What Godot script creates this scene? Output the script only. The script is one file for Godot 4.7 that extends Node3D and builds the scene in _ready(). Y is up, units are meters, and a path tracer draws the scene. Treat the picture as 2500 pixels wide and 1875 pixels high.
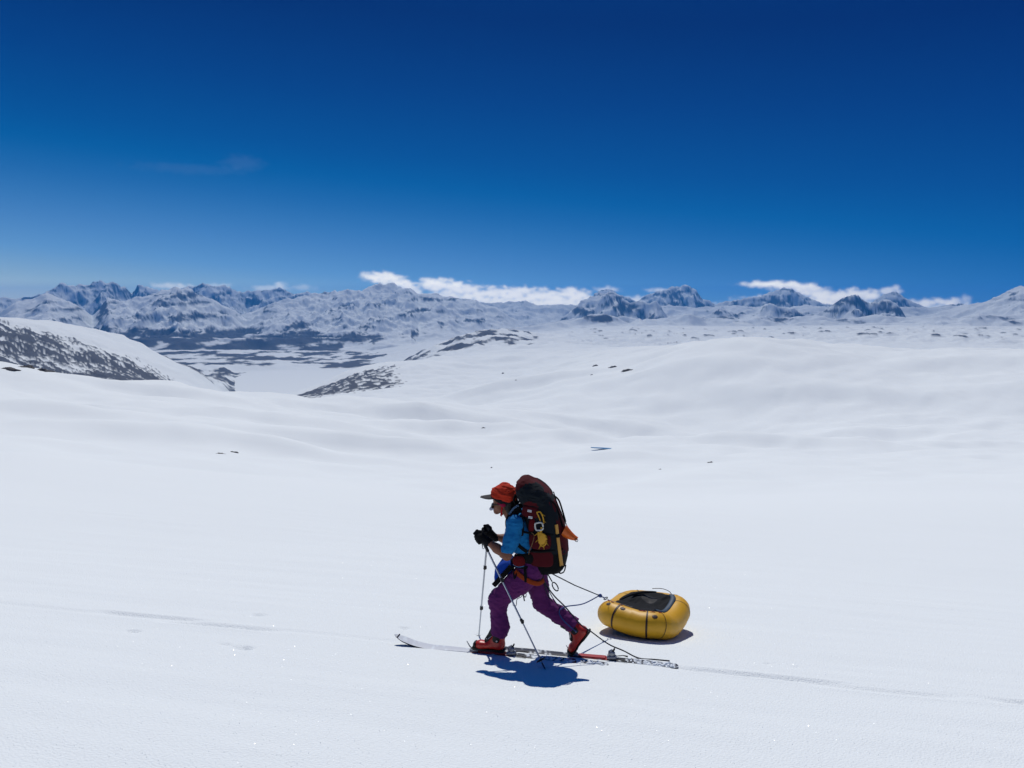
extends Node3D
# ---------------------------------------------------------------- lens numbers (photograph 2500 x 1875)
const F := 2022.0
const EYE := 1.7565
const HAZE := 0.000044
const PITCH := 0.09246
var SNOW := Color(0.75, 0.79, 0.785)
var ROCK := Color(0.10, 0.112, 0.135)

func ray(px: float, py: float) -> Vector3:          # direction of a picture point, for laying out the place
	var xn := (px - 1250.0) / F
	var yn := (937.5 - py) / F
	return Vector3(xn, yn * cos(PITCH) - sin(PITCH), -(cos(PITCH) + yn * sin(PITCH)))
func tan_el(px: float, py: float) -> float:
	var d := ray(px, py)
	return d.y / Vector2(d.x, d.z).length()
func az_of(px: float, py: float) -> float:
	var d := ray(px, py)
	return atan2(d.x, -d.z)

# ---------------------------------------------------------------- terrain tables: sight height of the ground at each distance
const COLS := [-1400.0, 0.0, 300.0, 450.0, 600.0, 900.0, 1050.0, 1200.0, 1500.0, 1800.0, 2150.0, 2500.0, 3900.0]
const KNOTS := [60.0, 100.0, 200.0, 400.0, 700.0, 950.0, 1450.0, 2200.0, 3000.0, 3600.0, 4200.0, 5000.0, 6000.0, 7000.0, 8500.0, 9500.0]
const TABLE := [
	[1110.0, 1106.0, 1133.0, 1147.0, 1160.0, 1190.0, 1208.0, 1226.0, 1236.0, 1232.0, 1228.0, 1226.0, 1226.0],
	[1115.0, 1113.0, 1140.0, 1153.0, 1166.0, 1193.0, 1208.0, 1222.0, 1218.0, 1210.0, 1203.0, 1198.0, 1198.0],
	[1070.0, 1072.0, 1095.0, 1107.0, 1118.0, 1150.0, 1165.0, 1172.0, 1150.0, 1140.0, 1145.0, 1150.0, 1150.0],
	[980.0, 985.0, 1010.0, 1025.0, 1040.0, 1085.0, 1095.0, 1105.0, 1092.0, 1095.0, 1100.0, 1105.0, 1105.0],
	[880.0, 900.0, 947.0, 958.0, 972.0, 1020.0, 1038.0, 1055.0, 1075.0, 1085.0, 1068.0, 1058.0, 1058.0],
	[900.0, 930.0, 955.0, 960.0, 963.0, 983.0, 992.0, 1015.0, 1035.0, 1058.0, 1038.0, 1030.0, 1030.0],
	[940.0, 985.0, 985.0, 990.0, 985.0, 985.0, 987.0, 985.0, 915.0, 846.0, 872.0, 880.0, 864.0],
	[930.0, 970.0, 965.0, 990.0, 1000.0, 965.0, 955.0, 950.0, 862.0, 838.0, 856.0, 860.0, 885.0],
	[860.0, 890.0, 905.0, 960.0, 1000.0, 910.0, 895.0, 905.0, 857.0, 850.0, 866.0, 868.0, 885.0],
	[780.0, 800.0, 850.0, 918.0, 990.0, 893.0, 876.0, 868.0, 853.0, 858.0, 875.0, 875.0, 875.0],
	[750.0, 775.0, 822.0, 893.0, 972.0, 925.0, 890.0, 868.0, 853.0, 860.0, 866.0, 865.0, 865.0],
	[770.0, 790.0, 858.0, 905.0, 950.0, 945.0, 870.0, 843.0, 848.0, 850.0, 845.0, 850.0, 850.0],
	[790.0, 810.0, 882.0, 918.0, 918.0, 918.0, 850.0, 806.0, 845.0, 832.0, 822.0, 832.0, 832.0],
	[800.0, 820.0, 892.0, 894.0, 894.0, 894.0, 864.0, 822.0, 820.0, 815.0, 808.0, 815.0, 815.0],
	[800.0, 810.0, 868.0, 869.0, 869.0, 869.0, 842.0, 825.0, 803.0, 803.0, 800.0, 803.0, 803.0],
	[790.0, 800.0, 854.0, 856.0, 856.0, 856.0, 836.0, 822.0, 798.0, 798.0, 795.0, 798.0, 798.0],
]
# far ridges: [distance, front width over relief, rockiness, crest as x, y pairs]
const RIDGES := [
	[19800.0, 1.7, 0.34, [-400, 700, 60, 730, 117, 720, 160, 693, 200, 697, 232, 693, 255, 684, 272, 690, 290, 689, 310, 698, 330, 712, 350, 692, 372, 702, 400, 712, 440, 706, 480, 700, 515, 692, 535, 700, 560, 697, 600, 712, 640, 708, 690, 704, 720, 718, 760, 712, 800, 724, 900, 760, 1000, 800]],
	[13600.0, 3.1, 0.30, [-600, 740, -200, 775, 0, 767, 51, 735, 90, 730, 127, 716, 160, 728, 200, 748, 234, 768, 255, 748, 272, 729, 320, 731, 380, 720, 425, 706, 440, 699, 452, 707, 468, 704, 490, 718, 506, 726, 545, 742, 579, 756, 620, 790, 680, 840]],
	[14000.0, 3.8, 0.16, [440, 835, 500, 806, 560, 780, 600, 768, 640, 753, 679, 739, 727, 726, 780, 718, 837, 713, 885, 710, 916, 698, 957, 694, 985, 700, 1005, 702, 1024, 722, 1068, 714, 1085, 722, 1106, 722, 1130, 731, 1163, 731, 1185, 745, 1215, 752, 1240, 770, 1275, 790, 1320, 830]],
	[17000.0, 3.0, 0.05, [1040, 780, 1100, 750, 1150, 738, 1200, 740, 1280, 734, 1310, 744, 1370, 744, 1440, 746, 1560, 748, 1640, 745, 1700, 750, 1800, 746, 1880, 751, 1960, 745, 2060, 750, 2150, 746, 2250, 751, 2330, 744, 2420, 748, 2600, 760, 2800, 790]],
	[14400.0, 1.35, 0.44, [1300, 800, 1340, 790, 1365, 782, 1390, 758, 1420, 735, 1440, 722, 1455, 722, 1480, 711, 1500, 715, 1520, 730, 1535, 740, 1552, 734, 1568, 736, 1582, 742, 1600, 734, 1612, 748, 1625, 770, 1645, 786, 1680, 810]],
	[20800.0, 1.5, 0.38, [1420, 760, 1450, 716, 1470, 706, 1490, 706, 1510, 718, 1550, 735, 1580, 718, 1605, 708, 1628, 705, 1650, 698, 1676, 697, 1695, 705, 1712, 728, 1740, 741, 1800, 730, 1850, 722, 1885, 712, 1905, 705, 1925, 708, 1960, 722, 2000, 740, 2060, 750, 2120, 735, 2150, 718, 2180, 712, 2210, 735, 2260, 752, 2330, 740, 2350, 745, 2400, 760]],
	[14600.0, 1.35, 0.45, [1600, 800, 1640, 785, 1660, 776, 1700, 778, 1740, 762, 1755, 750, 1775, 760, 1795, 766, 1820, 756, 1850, 752, 1872, 740, 1890, 746, 1910, 750, 1930, 752, 1960, 768, 1990, 766, 2020, 750, 2040, 732, 2060, 724, 2078, 719, 2095, 728, 2115, 742, 2135, 736, 2155, 728, 2178, 735, 2195, 760, 2212, 784, 2240, 800]],
	[14900.0, 3.4, 0.12, [2100, 800, 2200, 775, 2260, 768, 2300, 758, 2340, 745, 2370, 742, 2400, 735, 2430, 722, 2460, 704, 2478, 697, 2500, 700, 2560, 690, 2700, 715, 3200, 740]],
	[12200.0, 1.8, 0.36, [1230, 815, 1280, 798, 1340, 786, 1420, 776, 1470, 782, 1520, 771, 1560, 780, 1600, 779, 1640, 770, 1680, 766, 1720, 776, 1770, 772, 1800, 779, 1845, 769, 1880, 777, 1930, 774, 1985, 768, 2030, 778, 2080, 776, 2130, 768, 2180, 772, 2230, 779, 2290, 770, 2330, 776, 2380, 764, 2440, 772, 2500, 766, 2700, 780]],
	[10700.0, 1.5, 0.36, [1120, 825, 1180, 812, 1240, 800, 1300, 795, 1370, 784, 1415, 778, 1440, 767, 1478, 766, 1505, 775, 1535, 790, 1558, 777, 1582, 792, 1620, 796, 1680, 806, 1740, 805, 1785, 786, 1810, 783, 1850, 799, 1880, 805, 1900, 797, 1950, 787, 2010, 781, 2050, 791, 2100, 790, 2200, 788, 2300, 791, 2340, 786, 2400, 800, 2500, 797, 2800, 800]],
]
var n_fine := FastNoiseLite.new()
var n_ridge := FastNoiseLite.new()
var n_gully := FastNoiseLite.new()
var n_roll := FastNoiseLite.new()
var n_patch := FastNoiseLite.new()

func noise_setup(n: FastNoiseLite, s: int, freq: float, octaves: int, ridged := false) -> void:
	n.seed = s
	n.noise_type = FastNoiseLite.TYPE_SIMPLEX_SMOOTH if not ridged else FastNoiseLite.TYPE_SIMPLEX
	n.frequency = freq
	n.fractal_type = FastNoiseLite.FRACTAL_RIDGED if ridged else FastNoiseLite.FRACTAL_FBM
	n.fractal_octaves = octaves

func cat(a: float, b: float, c: float, d: float, t: float) -> float:
	return b + 0.5 * t * (c - a + t * (2.0 * a - 5.0 * b + 4.0 * c - d + t * (3.0 * (b - c) + d - a)))

func col_at(x: float) -> PackedFloat32Array:        # slopes of sight at the knots for the picture column x
	var k := 0
	while k < COLS.size() - 2 and COLS[k + 1] < x:
		k += 1
	var t := clampf((x - COLS[k]) / (COLS[k + 1] - COLS[k]), 0.0, 1.0)
	var out := PackedFloat32Array()
	for row in TABLE:
		var p0: float = row[maxi(k - 1, 0)]
		var p3: float = row[mini(k + 2, COLS.size() - 1)]
		var c0: float = COLS[k + 1] - COLS[k]
		# non-uniform spacing: tangents by finite differences
		var ml: float = (row[k + 1] - p0) / (COLS[k + 1] - COLS[maxi(k - 1, 0)]) * c0
		var mr: float = (p3 - row[k]) / (COLS[mini(k + 2, COLS.size() - 1)] - COLS[k]) * c0
		var t2 := t * t
		var t3 := t2 * t
		var y: float = (2.0 * t3 - 3.0 * t2 + 1.0) * row[k] + (t3 - 2.0 * t2 + t) * ml + (-2.0 * t3 + 3.0 * t2) * row[k + 1] + (t3 - t2) * mr
		out.append(tan_el(x, y))
	return out
func pairs_at(p: Array, x: float) -> float:
	if x <= p[0]: return p[1]
	var k := 0
	while k < p.size() - 4 and p[k + 2] < x:
		k += 2
	return lerpf(p[k + 1], p[k + 3], clampf((x - p[k]) / float(p[k + 2] - p[k]), 0.0, 1.0))

func plane(x: float, z: float) -> float:            # the near slope: falls away from the camera and to the right
	return 0.185 * z - 0.05 * x

var logk := PackedFloat32Array()
func table_h(tc: PackedFloat32Array, r: float) -> float:
	var l := log(r)
	var k := 0
	while k < logk.size() - 2 and logk[k + 1] < l:
		k += 1
	var h := logk[k + 1] - logk[k]
	var t := clampf((l - logk[k]) / h, 0.0, 1.0)
	var k0 := maxi(k - 1, 0)
	var k3 := mini(k + 2, logk.size() - 1)
	var ml := (tc[k + 1] - tc[k0]) / (logk[k + 1] - logk[k0]) * h
	var mr := (tc[k3] - tc[k]) / (logk[k3] - logk[k]) * h
	var t2 := t * t
	var t3 := t2 * t
	return EYE + r * ((2.0 * t3 - 3.0 * t2 + 1.0) * tc[k] + (t3 - 2.0 * t2 + t) * ml + (-2.0 * t3 + 3.0 * t2) * tc[k + 1] + (t3 - t2) * mr)

func bump(v: float, a: float, b: float, c: float, d: float) -> float:   # 0 before a, 1 from b to c, 0 after d
	return smoothstep(a, b, v) * (1.0 - smoothstep(c, d, v))

func rings(lo: float, hi: float, ratio: float) -> PackedFloat32Array:
	var n := int(ceil(log(hi / lo) / log(ratio)))
	var out := PackedFloat32Array()
	out.append(lo)
	for i in n + 1:
		out.append(lo * pow(hi / lo, float(i) / n))
	return out
func fans(front: int, half: float) -> PackedFloat32Array:
	var out := PackedFloat32Array()
	for i in 21:
		out.append(lerpf(-PI, -half, i / 21.0))
	for i in front + 1:
		out.append(lerpf(-half, half, float(i) / front))
	for i in range(1, 22):
		out.append(lerpf(half, PI, i / 21.0))
	return out

func column(a: float) -> PackedFloat32Array:
	var tc := col_at(clampf(1250.0 + F * tan(clampf(a, -1.2, 1.2)) * 0.9954, -1400.0, 3900.0))
	for d in [32.0, 20.0, 10.0]:
		tc.insert(0, -0.185 * cos(a) - 0.05 * sin(a) - EYE / d)
	return tc
# wind drifts on the snowfield: column, distance, length, height, breadth over length
const DRIFTS := [[950.0, 330.0, 26.0, 7.2, 1.6], [1190.0, 520.0, 40.0, 8.7, 1.2], [1500.0, 260.0, 18.0, 3.8, 1.4], [360.0, 600.0, 45.0, 8.0, 1.6], [470.0, 640.0, 30.0, 5.8, 1.5], [760.0, 420.0, 40.0, 6.5, 2.2], [1260.0, 1650.0, 110.0, 29.0, 1.2], [2010.0, 700.0, 70.0, 6.0, 2.2], [1700.0, 480.0, 50.0, 7.2, 2.4], [600.0, 250.0, 26.0, 3.8, 2.2], [1050.0, 760.0, 60.0, 11.6, 1.6], [1380.0, 900.0, 70.0, 13.0, 1.8], [250.0, 330.0, 30.0, 4.3, 2.6], [1900.0, 1150.0, 90.0, 8.0, 1.6], [2300.0, 900.0, 80.0, 6.0, 2.4]]
var mode := 0                                       # 0 near slope, 1 snowfield, 2 valley, 3 mountains
func ring_mesh(azs: PackedFloat32Array, rs: PackedFloat32Array) -> ArrayMesh:
	var nc := azs.size()
	var nr := rs.size()
	var P := PackedVector3Array(); P.resize(nc * nr)
	var RK := PackedFloat32Array(); RK.resize(nc * nr)
	for i in nc:
		var a := azs[i]
		var sx := sin(a)
		var cz := -cos(a)
		var px := clampf(1250.0 + F * tan(clampf(a, -1.2, 1.2)) * 0.9954, -1400.0, 3900.0)
		var tc := column(a)
		var crest := PackedFloat32Array()
		if mode == 3:
			for rg in RIDGES:
				var y := pairs_at(rg[3], px)
				crest.append(EYE + rg[0] * tan_el(px, y))
		for j in nr:
			var r := rs[j]
			var x := r * sx
			var z := r * cz
			var v := Vector2(height(a, px, r, x, z, tc, crest), 0.0)
			P[i * nr + j] = Vector3(x, v.x, z)
			if j == 0 and mode > 0: P[i * nr] = Vector3(x * 0.999, v.x - 0.012 * r, z * 0.999)
			RK[i * nr + j] = last_rock
	var N := PackedVector3Array(); N.resize(nc * nr)
	var C := PackedColorArray(); C.resize(nc * nr)
	for i in nc:
		var i0 := maxi(i - 1, 0)
		var i1 := mini(i + 1, nc - 1)
		for j in nr:
			var j0 := maxi(j - 1, 0 if mode == 0 else 1)
			var j1 := mini(maxi(j, 1) + 1, nr - 1)
			var n := (P[i * nr + j1] - P[i * nr + j0]).cross(P[i1 * nr + j] - P[i0 * nr + j])
			n = n.normalized()
			if n.y < 0.0: n = -n
			N[i * nr + j] = n
			var q := P[i * nr + j]
			C[i * nr + j] = ground_colour(q, n, RK[i * nr + j])
	var I := PackedInt32Array(); I.resize((nc - 1) * (nr - 1) * 6)
	var w := 0
	for i in nc - 1:
		for j in nr - 1:
			var a0 := i * nr + j
			var b0 := a0 + nr
			I[w] = a0; I[w + 1] = a0 + 1; I[w + 2] = b0
			I[w + 3] = b0; I[w + 4] = a0 + 1; I[w + 5] = b0 + 1
			w += 6
	var arr := []
	arr.resize(Mesh.ARRAY_MAX)
	arr[Mesh.ARRAY_VERTEX] = P
	arr[Mesh.ARRAY_NORMAL] = N
	arr[Mesh.ARRAY_COLOR] = C
	arr[Mesh.ARRAY_INDEX] = I
	var m := ArrayMesh.new()
	m.add_surface_from_arrays(Mesh.PRIMITIVE_TRIANGLES, arr)
	return m

var last_rock := 0.0
func height(a: float, px: float, r: float, x: float, z: float, tc: PackedFloat32Array, crest: PackedFloat32Array) -> float:
	last_rock = -9.0
	var front := absf(a) < 1.2
	var h := 0.0
	if r < 20.0:
		h = plane(x, z)
		if r > 10.0: h = lerpf(h, table_h(tc, r), smoothstep(10.0, 20.0, r))
	elif r < 9500.0:
		h = table_h(tc, r)
	else:
		h = EYE + r * lerpf(tc[tc.size() - 1], -0.025, smoothstep(9500.0, 23000.0, r))
	if not front:
		var back := smoothstep(1.2, 2.2, absf(a))
		h = lerpf(plane(x, z), lerpf(-0.1 * r, 420.0 * smoothstep(0.0, 2500.0, r), back), smoothstep(20.0, 90.0, r))
	if mode == 0:
		h += 0.03 * n_roll.get_noise_2d(x * 60.0, z * 60.0) * bump(r, 2.0, 12.0, 35.0, 55.0)
		h += near_detail(x, z, r)
		return h
	var roll := n_roll.get_noise_2d(x, z)
	h += roll * lerpf(0.0, 15.0, smoothstep(100.0, 1000.0, r)) + 4.5 * n_roll.get_noise_2d(x * 4.0, z * 4.0) * smoothstep(80.0, 500.0, r)
	h += 1.8 * n_patch.get_noise_2d(x * 9.0, z * 6.0) * bump(r, 70.0, 160.0, 700.0, 1500.0)
	if mode == 1:
		for d in DRIFTS:
			var dr: float = (r - d[1]) / (d[2] * (0.45 if r < d[1] else 1.6))
			if absf(dr) > 2.6: continue
			var dx: float = (px - d[0]) / F * d[1] / (d[2] * d[4])
			dx += 0.35 * roll + 0.25 * dr
			h += d[3] * exp(-dr * dr - dx * dx)
		return h
	var fine := n_fine.get_noise_2d(x, z)
	if mode == 2:
		var ch := n_fine.get_noise_2d(x * 0.5 + 900.0, z * 0.5)
		# left hill: gullied rock face under a snow crest
		var lh := (1.0 - smoothstep(430.0, 560.0, px)) * bump(r, 2150.0, 2500.0, lerpf(3650.0, 3100.0, clampf(px / 460.0, 0.0, 1.0)), lerpf(3950.0, 3500.0, clampf(px / 460.0, 0.0, 1.0)))
		var u := x * 0.80 + z * 0.60
		var w := -x * 0.60 + z * 0.80
		if lh > 0.01:
			var g := n_gully.get_noise_2d(u * 0.07, w * 0.75)
			h += lh * (g * 9.0 + fine * 10.0)
			last_rock = maxf(last_rock, lh * 1.12 - 0.98 + 0.95 * g + 0.55 * ch)
		# knoll right of the lake: thin rock ribs down its left flank
		var kn := bump(px, 620.0, 760.0, 930.0, 1040.0) * bump(r, 2150.0, 2600.0, 3050.0, 3400.0)
		if kn > 0.01:
			var g2 := n_gully.get_noise_2d((-x * 0.85 + z * 0.53) * 0.05, (x * 0.53 + z * 0.85) * 0.9)
			h += kn * g2 * 5.0
			last_rock = maxf(last_rock, kn * 1.25 - 1.05 + 0.95 * g2 + 0.3 * ch)
		# hummocky moraine on the valley floor and beyond
		var mo := bump(px, 160.0, 330.0, 590.0, 650.0) * bump(r, 3900.0, 4400.0, 6500.0, 7100.0)
		if mo > 0.01:
			h += mo * (fine * 26.0 + ch * 16.0)
			last_rock = maxf(last_rock, mo * 0.9 - 0.85 + 0.9 * n_fine.get_noise_2d(x * 0.8, z * 0.35 + 50.0) + 0.45 * ch)
		var fl := bump(px, 180.0, 330.0, 900.0, 1010.0) * bump(r, 6850.0, 7150.0, 9400.0, 9900.0)
		if fl > 0.01:
			h += fl * fine * 8.0
			last_rock = maxf(last_rock, fl * 1.0 - 0.95 + 0.75 * n_fine.get_noise_2d(x * 0.4, z * 0.16) + 0.5 * n_patch.get_noise_2d(x * 0.5, z * 0.7))
		# low rocky ridge in front of the range
		var rd := bump(px, 880.0, 1020.0, 1270.0, 1400.0) * bump(r, 4500.0, 5100.0, 6100.0, 6600.0)
		if rd > 0.01:
			h += rd * (fine * 24.0 + ch * 10.0)
			last_rock = maxf(last_rock, rd - 1.05 + 0.8 * n_fine.get_noise_2d(x * 0.7, z * 0.5 + 99.0) + 0.3 * ch)
		var oc := bump(px, 1250.0, 1420.0, 2500.0, 3200.0) * bump(r, 5200.0, 5900.0, 8500.0, 9500.0)
		if oc > 0.01:
			h += oc * (fine * 20.0 + ch * 16.0)
			last_rock = maxf(last_rock, oc - 1.6 + 0.8 * fine + 0.9 * ch)
		h = lerpf(h, -504.0, bump(px, 545.0, 580.0, 850.0, 900.0) * bump(r, 4300.0, 4500.0, 6850.0, 7100.0))
		return h
	# mountains
	var base := h
	var best := base
	var rough := 0.0
	var rk := -9.0
	var warp := n_patch.get_noise_2d(x * 0.35, z * 0.35)
	var rid := n_ridge.get_noise_2d(x, z)
	var gul := n_gully.get_noise_2d(x * 0.075 + warp * 6.0, z * 0.028)
	for k in RIDGES.size():
		var rg: Array = RIDGES[k]
		var rel := crest[k] - base
		if rel < 20.0: continue
		var dc: float = rg[0] + warp * 420.0 + 260.0 * n_patch.get_noise_2d(a * 5200.0, k * 77.0)
		rel *= smoothstep(9500.0, 9850.0, r)
		var wf: float = rg[1] * rel + 120.0
		var s := (dc - r) / wf if r < dc else (r - dc) / (wf * 1.6)
		if s >= 1.35: continue
		s = maxf(s, 0.0)
		var p := pow(maxf(1.0 - s / 1.35, 0.0), 1.35)
		var mid := p * (1.0 - p) * 4.0
		var amp := clampf(rg[2] * 1.5, 0.35, 1.0)
		var jag := smoothstep(0.40, 0.50, rg[2])
		var e := base + rel * (p + mid * amp * (0.22 * rid + 0.11 * gul) + 0.05 * p * rid + 0.03 * p * fine + jag * p * (0.075 * n_ridge.get_noise_2d(x * 3.2, z * 3.2 + k * 500.0) + 0.05 * gul))
		if e > best:
			best = e
			rk = (rg[2] - 0.5) * 0.8 - 0.25
			rough = mid * amp
			if k == 9: rk += 0.55 * (bump(px, 1418.0, 1432.0, 1484.0, 1500.0) * smoothstep(0.35, 0.6, p) + bump(px, 1740.0, 1755.0, 1790.0, 1808.0) + bump(px, 1545.0, 1556.0, 1562.0, 1574.0) * smoothstep(0.6, 0.8, p)) - 0.15
	best += fine * 9.0 * (0.3 + rough)
	var ledge := n_patch.get_noise_2d(x * 0.6, best * 3.4 + z * 0.10)
	var low := smoothstep(-230.0, -400.0, best) * (1.0 - smoothstep(860.0, 1020.0, px)) * 0.85
	last_rock = rk + low + 0.95 * ledge + 0.16 * fine + (0.20 * gul if rk > -5.0 else 0.0)
	return best

func near_height(x: float, z: float) -> float:
	var r := Vector2(x, z).length()
	return plane(x, z) + 0.03 * n_roll.get_noise_2d(x * 60.0, z * 60.0) * bump(r, 2.0, 12.0, 35.0, 55.0) + near_detail(x, z, r)
# old ski grooves: along the skier's line, [from, to, offset, depth] in metres
const GROOVES := [[3.35, 4.3, 0.05, 0.030], [2.5, 3.5, -0.07, 0.026], [1.2, 6.6, -0.02, 0.007], [-2.6, -1.4, 0.03, 0.028], [-3.4, -2.5, -0.06, 0.024], [-4.6, -3.9, 0.0, 0.034], [-3.9, -1.2, 0.05, 0.006]]
const DENTS := [[3.55, -0.55, 0.10, 0.03], [2.35, -0.75, 0.13, 0.035], [2.55, -0.70, 0.08, 0.03], [2.9, 0.55, 0.12, 0.03], [-2.35, 0.5, 0.05, 0.03], [-2.1, 0.52, 0.05, 0.03], [-0.217, -0.426, 0.05, 0.03], [0.60, 0.56, 0.06, 0.02], [1.35, 0.55, 0.09, 0.02]]
func near_detail(x: float, z: float, r: float) -> float:
	if r > 30.0: return 0.0
	var p := Vector3(x, 0, z) - STAND
	var u := p.x * TRACK.x + p.z * TRACK.z
	var w := p.x * -TRACK.z + p.z * TRACK.x
	var h := 0.011 * n_patch.get_noise_2d(u * 80.0, w * 480.0) * maxf(smoothstep(0.5, 1.3, absf(w)), smoothstep(1.6, 3.0, absf(u))) * (1.0 - smoothstep(20.0, 29.0, r))
	if absf(w) < 0.5:
		for g in GROOVES:
			if u < g[0] - 0.3 or u > g[1] + 0.3: continue
			var wob: float = w - g[2] - 0.03 * n_roll.get_noise_2d(u * 90.0, g[2] * 900.0)
			var k := bump(u, g[0] - 0.25, g[0] + 0.15, g[1] - 0.15, g[1] + 0.25) * (0.75 + 0.5 * n_roll.get_noise_2d(u * 70.0, g[2] * 500.0))
			h -= g[3] * k * (smoothstep(0.07, 0.03, absf(wob)) - 0.18 * smoothstep(0.06, 0.0, absf(absf(wob) - 0.10)))
	for d in DENTS:
		var q := Vector2(u - d[0], (w - d[1]) * 1.4).length()
		if q < d[2] * 2.0: h -= d[3] * smoothstep(d[2], 0.0, q) * (1.0 + n_fine.get_noise_2d(x * 900.0, z * 900.0))
	return h

func ground_colour(q: Vector3, n: Vector3, rk: float) -> Color:
	if mode < 2 or rk < -3.0:
		return SNOW
	var steep := 1.0 - n.y
	var k := 0.0
	if mode == 2:
		k = smoothstep(-0.05, 0.10, rk + steep * 0.5)
	else:
		k = smoothstep(-0.10, 0.18, rk + steep * 1.25 - 0.15)
	return SNOW.lerp(ROCK, k)

func _ready() -> void:
	# ---- camera
	var cam := Camera3D.new()
	cam.name = "camera"
	cam.position = Vector3(0, EYE, 0)
	cam.rotation = Vector3(-PITCH, 0, 0)
	cam.fov = rad_to_deg(2.0 * atan(937.5 / F))
	cam.near = 0.1
	cam.far = 90000.0
	add_child(cam)
	# ---- air, sky, exposure
	var env := Environment.new()
	env.background_mode = Environment.BG_SKY
	env.tonemap_mode = Environment.TONE_MAPPER_LINEAR
	env.tonemap_exposure = 1.0
	env.sdfgi_enabled = true
	env.ssao_enabled = true
	env.ssil_enabled = true
	env.volumetric_fog_enabled = true
	env.volumetric_fog_density = HAZE
	env.volumetric_fog_albedo = Color(0.27, 0.66, 1.0)
	env.volumetric_fog_anisotropy = 0.45
	env.volumetric_fog_length = 1024.0
	var sky := Sky.new()
	var pano := PanoramaSkyMaterial.new()
	pano.panorama = ImageTexture.create_from_image(sky_image())
	sky.sky_material = pano
	env.sky = sky
	var we := WorldEnvironment.new()
	we.name = "air"
	we.environment = env
	add_child(we)
	# ---- sun: high, straight ahead, a little to the left
	var sun := DirectionalLight3D.new()
	sun.name = "sun"
	sun.light_energy = 1.06
	sun.light_color = Color(1.0, 0.985, 0.96)
	sun.light_angular_distance = 0.5
	sun.shadow_enabled = true
	var to_sun := Vector3(sin(deg_to_rad(-4.0)) * cos(deg_to_rad(57.0)), sin(deg_to_rad(57.0)), -cos(deg_to_rad(-4.0)) * cos(deg_to_rad(57.0)))
	sun.look_at_from_position(to_sun * 100.0, Vector3.ZERO, Vector3.UP)
	add_child(sun)

	noise_setup(n_fine, 11, 1.0 / 160.0, 5)
	noise_setup(n_ridge, 23, 1.0 / 900.0, 5, true)
	noise_setup(n_gully, 37, 1.0 / 14.0, 4)
	noise_setup(n_roll, 5, 1.0 / 420.0, 3)
	noise_setup(n_patch, 71, 1.0 / 420.0, 3)
	logk.append(log(10.0)); logk.append(log(20.0)); logk.append(log(32.0))
	for d in KNOTS: logk.append(log(d))
	var rng := RandomNumberGenerator.new()
	rng.seed = 17
	var fine_px := PackedByteArray(); fine_px.resize(700 * 700)
	for k in fine_px.size(): fine_px[k] = rng.randi() & 255
	var mid_px := PackedByteArray(); mid_px.resize(234 * 234)
	for k in mid_px.size(): mid_px[k] = rng.randi() & 255
	var grain := Image.create_from_data(234, 234, false, Image.FORMAT_L8, mid_px)
	grain.resize(700, 700, Image.INTERPOLATE_CUBIC)
	var gd := grain.get_data()
	for k in gd.size(): gd[k] = (gd[k] * 3 + fine_px[k]) >> 2
	grain_texture = ImageTexture.create_from_image(Image.create_from_data(700, 700, false, Image.FORMAT_L8, gd))
	SK = Transform3D(Basis(TRACK, Vector3.UP, TRACK.cross(Vector3.UP)), STAND)
	var up := Vector3(0.05, 1.0, -0.185).normalized()
	var wide := Vector3(0.884, 0.0, 0.468)
	wide = (wide - up * wide.dot(up)).normalized()
	RAFT = Transform3D(Basis(wide, up, wide.cross(up)), Vector3(1.38, plane(1.38, -8.40) - 0.012, -8.40))
	var snow := StandardMaterial3D.new()
	snow.vertex_color_use_as_albedo = true
	snow.roughness = 1.0
	snow.metallic_specular = 0.2
	#X
	var grainy := []
	for relief in [0.6, 0.45, 0.25]:
		var g: StandardMaterial3D = snow.duplicate()
		g.heightmap_enabled = true
		g.heightmap_texture = grain_texture
		g.heightmap_scale = relief
		g.uv1_triplanar = true
		g.uv1_world_triplanar = true
		g.uv1_scale = Vector3.ONE * 0.45
		grainy.append(g)
	var spec := [[0, "snow_slope", 470, 1.5, 60.0, 1.012, 0], [1, "snow_bench", 420, 60.0, 150.0, 1.02, 1], [1, "snow_hollow", 420, 150.0, 420.0, 1.02, 2], [1, "snowfield", 420, 420.0, 2000.0, 1.016, 3], [2, "valley", 900, 2000.0, 9500.0, 1.0075, 3], [3, "mountain_range", 1300, 9500.0, 22500.0, 1.0029, 3]]
	for s in spec:
		var t0 := Time.get_ticks_msec()
		mode = s[0]
		var o := MeshInstance3D.new()
		o.name = s[1]
		var radii := rings(s[3], s[4], s[5])
		if mode == 0:                               # finest where the ski tracks lie
			radii = rings(1.5, 4.6, 1.03)
			radii.append_array(rings(4.6, 13.0, 1.0048).slice(2))
			radii.append_array(rings(13.0, 60.0, 1.014).slice(2))
		o.mesh = ring_mesh(fans(s[2], deg_to_rad(38.0)), radii)
		o.material_override = grainy[s[6]] if s[6] < 3 else snow
		o.set_meta("kind", "structure")
		add_child(o)
		add_lake() if mode == 2 else null
		print(s[1], " ", Time.get_ticks_msec() - t0)
	var t1 := Time.get_ticks_msec()
	build_person()
	print("person ", Time.get_ticks_msec() - t1)
	ski("white-topped ski under the skier's flat front boot", 1.21, -.72, -.11, .185, Color(.60, .63, .66), true)
	ski("dark ski with red panel under the lifted rear boot", .43, -1.31, .085, -.68, Color(.60, .63, .66), false, .04)
	pole("ski pole slanting across the purple thigh to its basket in shadow", V(.392, 1.088, -.150), V(-.217, .079, -.426), [.335, .65])
	pole("upright ski pole planted beyond the front boot", V(.402, 1.052, .150), V(.60, lg(.60, .56) - .085, .56), [.30, .66])
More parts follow.
